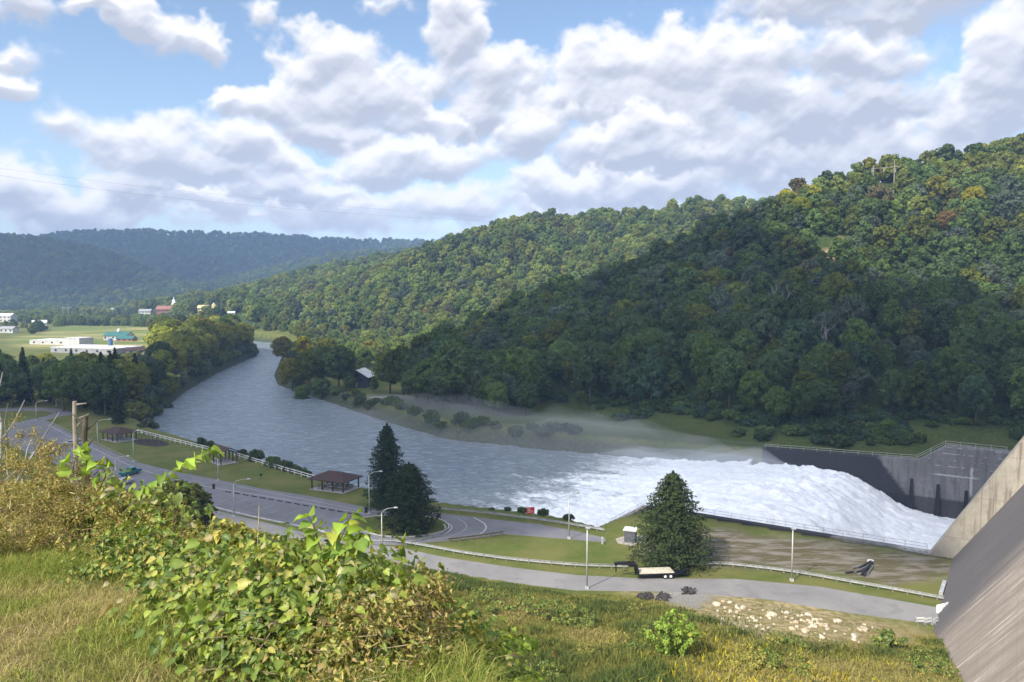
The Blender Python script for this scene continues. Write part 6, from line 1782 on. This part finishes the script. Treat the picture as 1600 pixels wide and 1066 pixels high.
def bush(u, d, vtop, wpx, typ, label, seed, n=700, leaf=0.10, depth=0.8, name='bush', group=None, key=None, kind=None):
    if typ == 'vine': n, leaf = int(n * 1.4), leaf * 0.84
    """leafy mass standing on the slope; its top shows at photo row vtop"""
    r = np.random.default_rng(seed)
    x, y = (u - 800) / F * d, d; zg = Hs(x, y); zt = CAMZ - d * (vtop - 450) / F; h = max(0.5, zt - zg); w = wpx / F * d
    root = empty(name, (x, y, zg), 0, label, 'bush', group)
    # canes first, leaves hang on them
    mb = MB(); canes = []; nc = 26 if typ != 'dry' else 60
    for k in range(nc):
        a = r.uniform(0, 2 * math.pi); q = math.sqrt(r.random())
        bx, by = math.cos(a) * q * w * .45, math.sin(a) * q * depth * .45
        ex, ey = math.cos(a) * q * w * (1.05), math.sin(a) * q * depth
        L = h * (1 - 0.55 * q ** 2.0) * r.uniform(0.72, 1.03)
        zb = Hs(x + bx, y + by) - zg - 0.1
        pts = [np.array([bx, by, zb]), np.array([bx * .7 + ex * .3 + r.normal() * .05, by * .7 + ey * .3, zb + (L - zb) * .5]), np.array([ex * .9 + bx * .1 + r.normal() * .06, ey * .9 + by * .1, L * .93]), np.array([ex * 1.08 + r.normal() * .10, ey * 1.08 + r.normal() * .06, L * (1.0 if typ == 'dry' else .90)])]
        canes.append(pts); t = 0.011 if typ != 'dry' else 0.006
        mb.tube(pts, [t, t * .8, t * .5, t * .3], 4)
    mb.build('stems', M['stem'] if typ != 'dry' else M['dry_stem'], root)
    C = np.array(canes)
    t = r.random(n) ** (0.62 if typ != 'dry' else 0.55) * 2.999; k = r.integers(0, nc, n); i = t.astype(int); f = (t - i)[:, None]
    P = C[k, i] * (1 - f) + C[k, i + 1] * f
    spread = 0.17 if typ in ('vine', 'bright') else (0.09 if typ == 'small' else 0.05)
    P = P + r.normal(size=(n, 3)) * spread * np.array([1, 1, .8])
    out = unit(np.stack([P[:, 0] / max(w, .1), P[:, 1] / depth, np.full(n, .35)], 1) + 0.7 * r.normal(size=(n, 3)))
    N = unit(np.array([SUN[0] * .5, -0.35, 0.85])[None] + 0.55 * r.normal(size=(n, 3)) + 0.3 * out)
    D = unit(out * np.array([1, 1, .4]) + np.array([0, -.1, -.35]))
    kd = kind or {'vine': 'heart', 'bright': 'heart', 'small': 'oval', 'dry': 'lance', 'gold': 'oval'}[typ]
    sz = leaf * r.uniform(0.5, 1.25, n) * np.where(r.random(n) < .07, 1.7, 1.0)
    V, Fc, tn = leaves(P, D, N, sz, kd, ptint(n, key or typ, r), r)
    parts = [(V, Fc, tn)]
    if typ == 'dry':                                       # small seed heads and curled leaves round the tops
        m = n * 2; k = r.integers(0, nc, m); f = r.uniform(.55, 1.0, m)[:, None]
        P2 = C[k, 2] * (1 - f) + C[k, 3] * f + r.normal(size=(m, 3)) * .05
        parts.append(leaves(P2, r.normal(size=(m, 3)) + np.array([0, 0, .6]), r.normal(size=(m, 3)), .035 * r.uniform(.6, 1.4, m), 'oval', ptint(m, 'dry', r), r))
    Vs = []; Fs = []; Ts = []; o = 0
    for V, Fc, tn in parts: Vs.append(V); Fs.append(Fc + o); Ts.append(tn); o += len(V)
    me = np_mesh('foliage', np.concatenate(Vs), [np.concatenate(Fs)]); add_col(me, 'tint', np.concatenate(Ts))
    link('foliage', me, M['leaf_attr'], root)
    return root

sd = 700
def B(*a, **k):
    global sd; sd += 1; return bush(*a, sd, **k)
# dry weeds on the left, from the back to the front
B(15, 12.5, 655, 75, 'dry', 'tallest yellow brown dry weed clump at the left edge', n=1500, leaf=.075)
B(85, 12.0, 690, 70, 'dry', 'yellow brown dry weed clump second from the left edge', n=1400, leaf=.085)
B(150, 11.5, 742, 60, 'dry', 'dry brown weed clump under the two snags', n=1200, leaf=.08)
B(30, 10.4, 745, 80, 'dry', 'dense tan weed clump low at the left edge beside the lawn', n=1500, leaf=.08)
B(120, 10.2, 790, 80, 'dry', 'dense tan weed clump beside the lawn below the snags', n=1400, leaf=.08)
B(215, 10.0, 800, 60, 'dry', 'straw coloured weed clump left of the leafy green bush', n=1000, leaf=.08)
B(185, 10.8, 742, 50, 'vine', 'vine tangle with big pale leaves around the snag feet', n=436, leaf=0.125)
B(235, 10.2, 760, 58, 'vine', 'dark leafy vine tangle in front of the round olive tree', n=598, leaf=0.112)
B(205, 9.0, 850, 50, 'small', 'small leaved green bush beside the lawn', n=1100, leaf=.075)
B(165, 9.2, 860, 40, 'small', 'low yellow green bush at the lawn edge', n=800, leaf=.07)
B(285, 9.6, 840, 62, 'dry', 'reddish dry weed patch in the middle of the brush', n=1200, leaf=.08)
B(262, 8.4, 905, 60, 'small', 'mixed green bush at the front of the brush by the lawn', n=1100, leaf=.075)
B(352, 9.0, 790, 26, 'gold', 'golden leaved sapling rising before the near lamp post', n=420, leaf=.11, depth=.35)
B(352, 8.6, 850, 55, 'gold', 'golden green bush beneath the golden sapling', n=900, leaf=.085)
B(335, 7.8, 952, 62, 'small', 'speckled green bush at the centre of the brush', n=1100, leaf=.08)
B(300, 7.0, 985, 55, 'vine', 'vine with large pale leaves near the lawn at lower left centre', n=758, leaf=0.086)
B(415, 8.0, 882, 55, 'vine', 'vine covered mound left of the large leaved sapling', n=1426, leaf=0.092)
B(480, 7.6, 890, 60, 'vine', 'vine covered mound at the foot of the large leaved sapling', n=1655, leaf=0.092)
B(560, 7.6, 902, 62, 'vine', 'vine covered mound right of the large leaved sapling', n=1747, leaf=0.092)
B(628, 7.8, 894, 44, 'small', 'upright small leaved shrub right of the vine mounds', n=900, leaf=.085)
B(610, 7.0, 947, 60, 'vine', 'vine mound with a few broad dark leaves above the dry stalks', n=1609, leaf=0.092)
B(430, 6.9, 952, 70, 'vine', 'broad vine mound in the centre of the brush', n=1747, leaf=0.086)
B(520, 6.7, 962, 66, 'vine', 'yellowing vine mound in the lower centre', n=1747, leaf=0.086)
B(385, 6.1, 985, 66, 'vine', 'vine mound with pale leaves low beside the lawn', n=1609, leaf=0.083)
B(470, 5.8, 1000, 66, 'vine', 'dark green vine mound at the bottom centre', n=1701, leaf=0.079)
B(555, 5.7, 1000, 62, 'vine', 'speckled vine mound at the bottom left of the dry stalks', n=1609, leaf=0.079)
B(690, 7.0, 960, 44, 'vine', 'vine mound on the edge right of the dry stalks', n=1196, leaf=0.086)
B(752, 7.6, 985, 46, 'vine', 'bright vine mound at the right end of the brush', n=1242, leaf=0.086, key='bright')
B(735, 6.3, 1030, 50, 'vine', 'green vine mound at the bottom right of the brush', n=1196, leaf=0.073)
B(800, 8.2, 998, 26, 'vine', 'small bright vine tip reaching right over the slope', n=276, leaf=0.086, depth=.3, key='bright')
B(650, 5.7, 985, 46, 'dry', 'pale dry stalk tangle at the bottom of the brush', n=600, leaf=.07)
B(300, 11.0, 800, 60, 'small', 'dark low growth behind the golden sapling', n=500, leaf=.09)
B(450, 10.5, 850, 60, 'small', 'dark low growth behind the vine mounds', n=500, leaf=.09)
B(560, 5.2, 1040, 70, 'dry', 'straw weed tangle along the bottom edge', n=700, leaf=.06)
B(420, 5.3, 1045, 70, 'small', 'low green growth along the bottom edge beside the lawn', n=900, leaf=.06)

def shoot(path, leaf, nper, label, name, key, seed, twig=.010, kind='heart'):
    """a single shoot or sapling: stem along world points with leaves on both sides"""
    r = np.random.default_rng(seed); P = np.array(smooth_line(path, 8)); o = P[0].copy()
    root = empty(name, tuple(o), 0, label, 'plant')
    mb = MB(); mb.tube([tuple(p - o) for p in P], [twig * (1 - .7 * i / len(P)) for i in range(len(P))], 6)
    ps = []; ds = []; ns = []
    for i in range(nper):
        t = 0.22 + 0.78 * (i + .5) / nper; k = min(len(P) - 2, int(t * (len(P) - 1))); p = P[k] - o; d = unit(P[k + 1] - P[k])
        sd_ = unit(np.cross(d, [0, 0, 1.0]) + 1e-3) * (1 if i % 2 else -1)
        q = p + sd_ * leaf * r.uniform(.25, .6) + np.array([0, 0, leaf * .12]); mb.tube([tuple(p), tuple(q)], [.004, .002], 4)
        ps.append(q); ds.append(sd_ * .8 + d * .5 + np.array([0, -.1, -.45]) + .25 * r.normal(size=3)); ns.append(np.array([SUN[0] * .4, -.45, .8]) + .3 * r.normal(size=3))
    mb.build('stem', M['stem'], root)
    n = len(ps); V, Fc, tn = leaves(np.array(ps), np.array(ds), np.array(ns), leaf * r.uniform(.65, 1.15, n), kind, ptint(n, key, r), r)
    me = np_mesh('foliage', V, [Fc]); add_col(me, 'tint', tn); link('foliage', me, M['leaf_attr'], root)
shoot([at_d(195, 800, 9.6), at_d(225, 768, 9.5), at_d(262, 745, 9.4), at_d(300, 722, 9.3), at_d(330, 706, 9.2)], .155, 24, 'arching vine shoot with bright lime leaves reaching over the round tree', 'vine_shoot', 'bright', 1)
shoot([at_d(508, 905, 6.8), at_d(520, 870, 6.8), at_d(534, 838, 6.75), at_d(548, 805, 6.7)], .145, 17, 'young sapling with large bright heart shaped leaves in front of the parking lot', 'sapling', 'bright', 2)
shoot([at_d(512, 890, 6.8), at_d(498, 850, 6.7), at_d(490, 822, 6.7), at_d(480, 806, 6.7)], .13, 9, 'left stem of large bright leaves beside the young sapling', 'sapling', 'bright', 3)
shoot([at_d(525, 872, 6.7), at_d(552, 850, 6.6), at_d(575, 838, 6.6)], .14, 9, 'right stem of large bright leaves beside the young sapling', 'sapling', 'bright', 4)
shoot([at_d(120, 770, 10.2), at_d(115, 740, 10.2), at_d(118, 715, 10.1), at_d(128, 700, 10.1)], .17, 12, 'vine shoot with green leaves climbing the left snag', 'vine_shoot', 'bright', 5)
shoot([at_d(150, 770, 10.2), at_d(165, 742, 10.1), at_d(152, 722, 10.1)], .15, 10, 'vine shoot with green leaves curling right of the snags', 'vine_shoot', 'bright', 6)
shoot([at_d(745, 1050, 7.4), at_d(775, 1010, 7.5), at_d(805, 1000, 7.6), at_d(835, 1003, 7.7)], .12, 13, 'vine runner with lime leaves pointing right at the end of the brush', 'vine_shoot', 'bright', 7)
shoot([at_d(640, 900, 7.6), at_d(655, 888, 7.6), at_d(662, 878, 7.6)], .06, 12, 'small leaved twig at the top right of the brush', 'twig', 'small', 8, .006, 'oval')
shoot([at_d(268, 880, 9.2), at_d(270, 830, 9.2), at_d(272, 770, 9.2)], .05, 16, 'tall dry spray of weed in front of the round olive tree', 'weed_stalk', 'dry', 9, .008, 'lance')
shoot([at_d(285, 880, 9.0), at_d(283, 830, 9.0), at_d(288, 778, 9.0)], .05, 16, 'second tall dry weed spray beside the first', 'weed_stalk', 'dry', 10, .008, 'lance')
# bare stalks among the vines
for k, (u0, v0, u1, v1, d) in enumerate([(375, 1066, 352, 985, 5.9), (610, 1000, 622, 860, 6.9), (390, 850, 405, 790, 7.9), (690, 1066, 640, 985, 5.8), (660, 1066, 700, 1000, 5.8), (620, 1060, 660, 990, 5.8), (700, 1060, 735, 985, 6.6)]):
    a = at_d(u0, v0, d); b = at_d(u1, v1, d); a[2] -= .5
    mb = MB(); m_ = (a + b) / 2 + np.array([.03, 0, .02]); mb.tube([(0, 0, 0), tuple(m_ - a), tuple(b - a)], [.010, .008, .004], 5)
    tag(mb.build('dry_stalk', M['dry_stem'], None, tuple(a)), 'bare dry stalk sticking up among the vines', 'stalk', 'bare dry stalks in the brush')

# two snags and the bare branches at the left edge
def snag(u, v0, v1, d, r0, lab, seed):
    r = random.Random(seed); a = at_d(u, v1, d); zg = Hs(a[0], a[1]); b = at_d(u - 4, v0, d); root = empty('snag', (a[0], a[1], zg), 0, lab, 'dead tree')
    h = b[2] - zg; dx = b[0] - a[0]
    pts = []; rad = []
    for i in range(12):
        t = i / 11; pts.append((dx * t + r.uniform(-.02, .02), r.uniform(-.02, .02), h * t)); rad.append(r0 * (1.15 - .5 * t) * r.uniform(.85, 1.15))
    mb = MB(); mb.tube(pts, rad, 9)
    for k in range(12):
        t = r.uniform(.45, .99); p = Vector((dx * t, 0, h * t)); q = p + Vector((r.uniform(-.35, .35), r.uniform(-.1, .1), r.uniform(-.05, .22)))
        mb.tube([p, q], [r0 * .35, r0 * .12], 5)
    mb.build('trunk', M['wood_grey'] if seed == 1 else M['bark'], root)
snag(121, 627, 740, 14.0, .060, 'pale broken snag standing left in the brush', 1)
snag(136, 650, 740, 13.6, .065, 'brown knobbly snag standing right of the pale one', 2)
a = at_d(-30, 690, 15.0)
bare_tree((a[0], a[1], Hs(a[0], a[1])), 4.0, 'grey bare branched bush at the left edge of the photo', 'bare_bush', M['bark_pale'], 9, 'bush', 2)

# ------------------------------------------------------------------ bushes on the lower slope
def slope_bush(u, v, w, h, typ, label, n, leaf, key=None, kind=None):
    global sd; sd += 1
    p = at_ground(u, v, 30); d = p[1]; vt = 450 + F * (CAMZ - p[2] - h) / d
    return bush(u, d, vt, w / d * F, typ, label, sd, n=n, leaf=leaf, depth=w * .9, name='bush', key=key, kind=kind)
slope_bush(1057, 1024, 2.6, 4.6, 'small', 'bright green young tree standing alone on the weedy slope', 1500, .30, 'bright', 'heart')
slope_bush(1405, 1012, 1.7, 2.1, 'small', 'dark green bush near the dam right of the rubble', 800, .26, 'small', 'heart')
slope_bush(870, 968, 3.4, 2.4, 'small', 'grey green thicket on the slope below the straight lamp post', 1500, .26, 'small')
slope_bush(905, 978, 2.4, 2.0, 'small', 'darker bush at the right end of the slope thicket', 1000, .24, 'small')
slope_bush(815, 955, 3.0, 2.4, 'small', 'grey green bush at the left end of the slope thicket', 1200, .26, 'small')
slope_bush(760, 940, 2.6, 2.2, 'small', 'bushy weed clump on the slope left of the thicket', 900, .25, 'small')
slope_bush(1243, 1010, 2.4, 1.3, 'small', 'low dark green bush below the rubble patch', 700, .22, 'small')
slope_bush(1225, 1050, 3.0, 1.8, 'small', 'mid green bush at the bottom of the photo below the rubble', 1000, .24, 'small')
slope_bush(1190, 1045, 2.2, 1.6, 'small', 'yellow green bush at the bottom of the photo right of the young tree', 800, .22, 'gold')
slope_bush(850, 1062, 2.0, 1.5, 'small', 'dark leafy bush at the bottom just right of the vines', 700, .2, 'small', 'heart')
slope_bush(1478, 1052, 2.4, 1.8, 'small', 'green scrub against the dam face at the bottom right', 700, .22, 'small')
slope_bush(1455, 1030, 1.8, 1.2, 'small', 'low green scrub at the dam edge above the bottom right one', 500, .22, 'small')
# scattered taller weed clumps that break up the slope
r_ = random.Random(404)
for k in range(22):
    u = r_.uniform(700, 1400); v = r_.uniform(945, 1060)
    if 1090 < u < 1430 and v < 1008: v = r_.uniform(1015, 1062)
    t = r_.choice(['small', 'gold', 'dry'])
    nm = {'small': 'dark green', 'gold': 'yellow green', 'dry': 'straw coloured'}[t]
    b_ = slope_bush(u, v, r_.uniform(.7, 1.6), r_.uniform(.9, 1.5), t, nm + ' weed clump standing out of the grass on the lower slope', 330, .17, t)
    b_['group'] = nm + ' weed clumps on the lower slope'
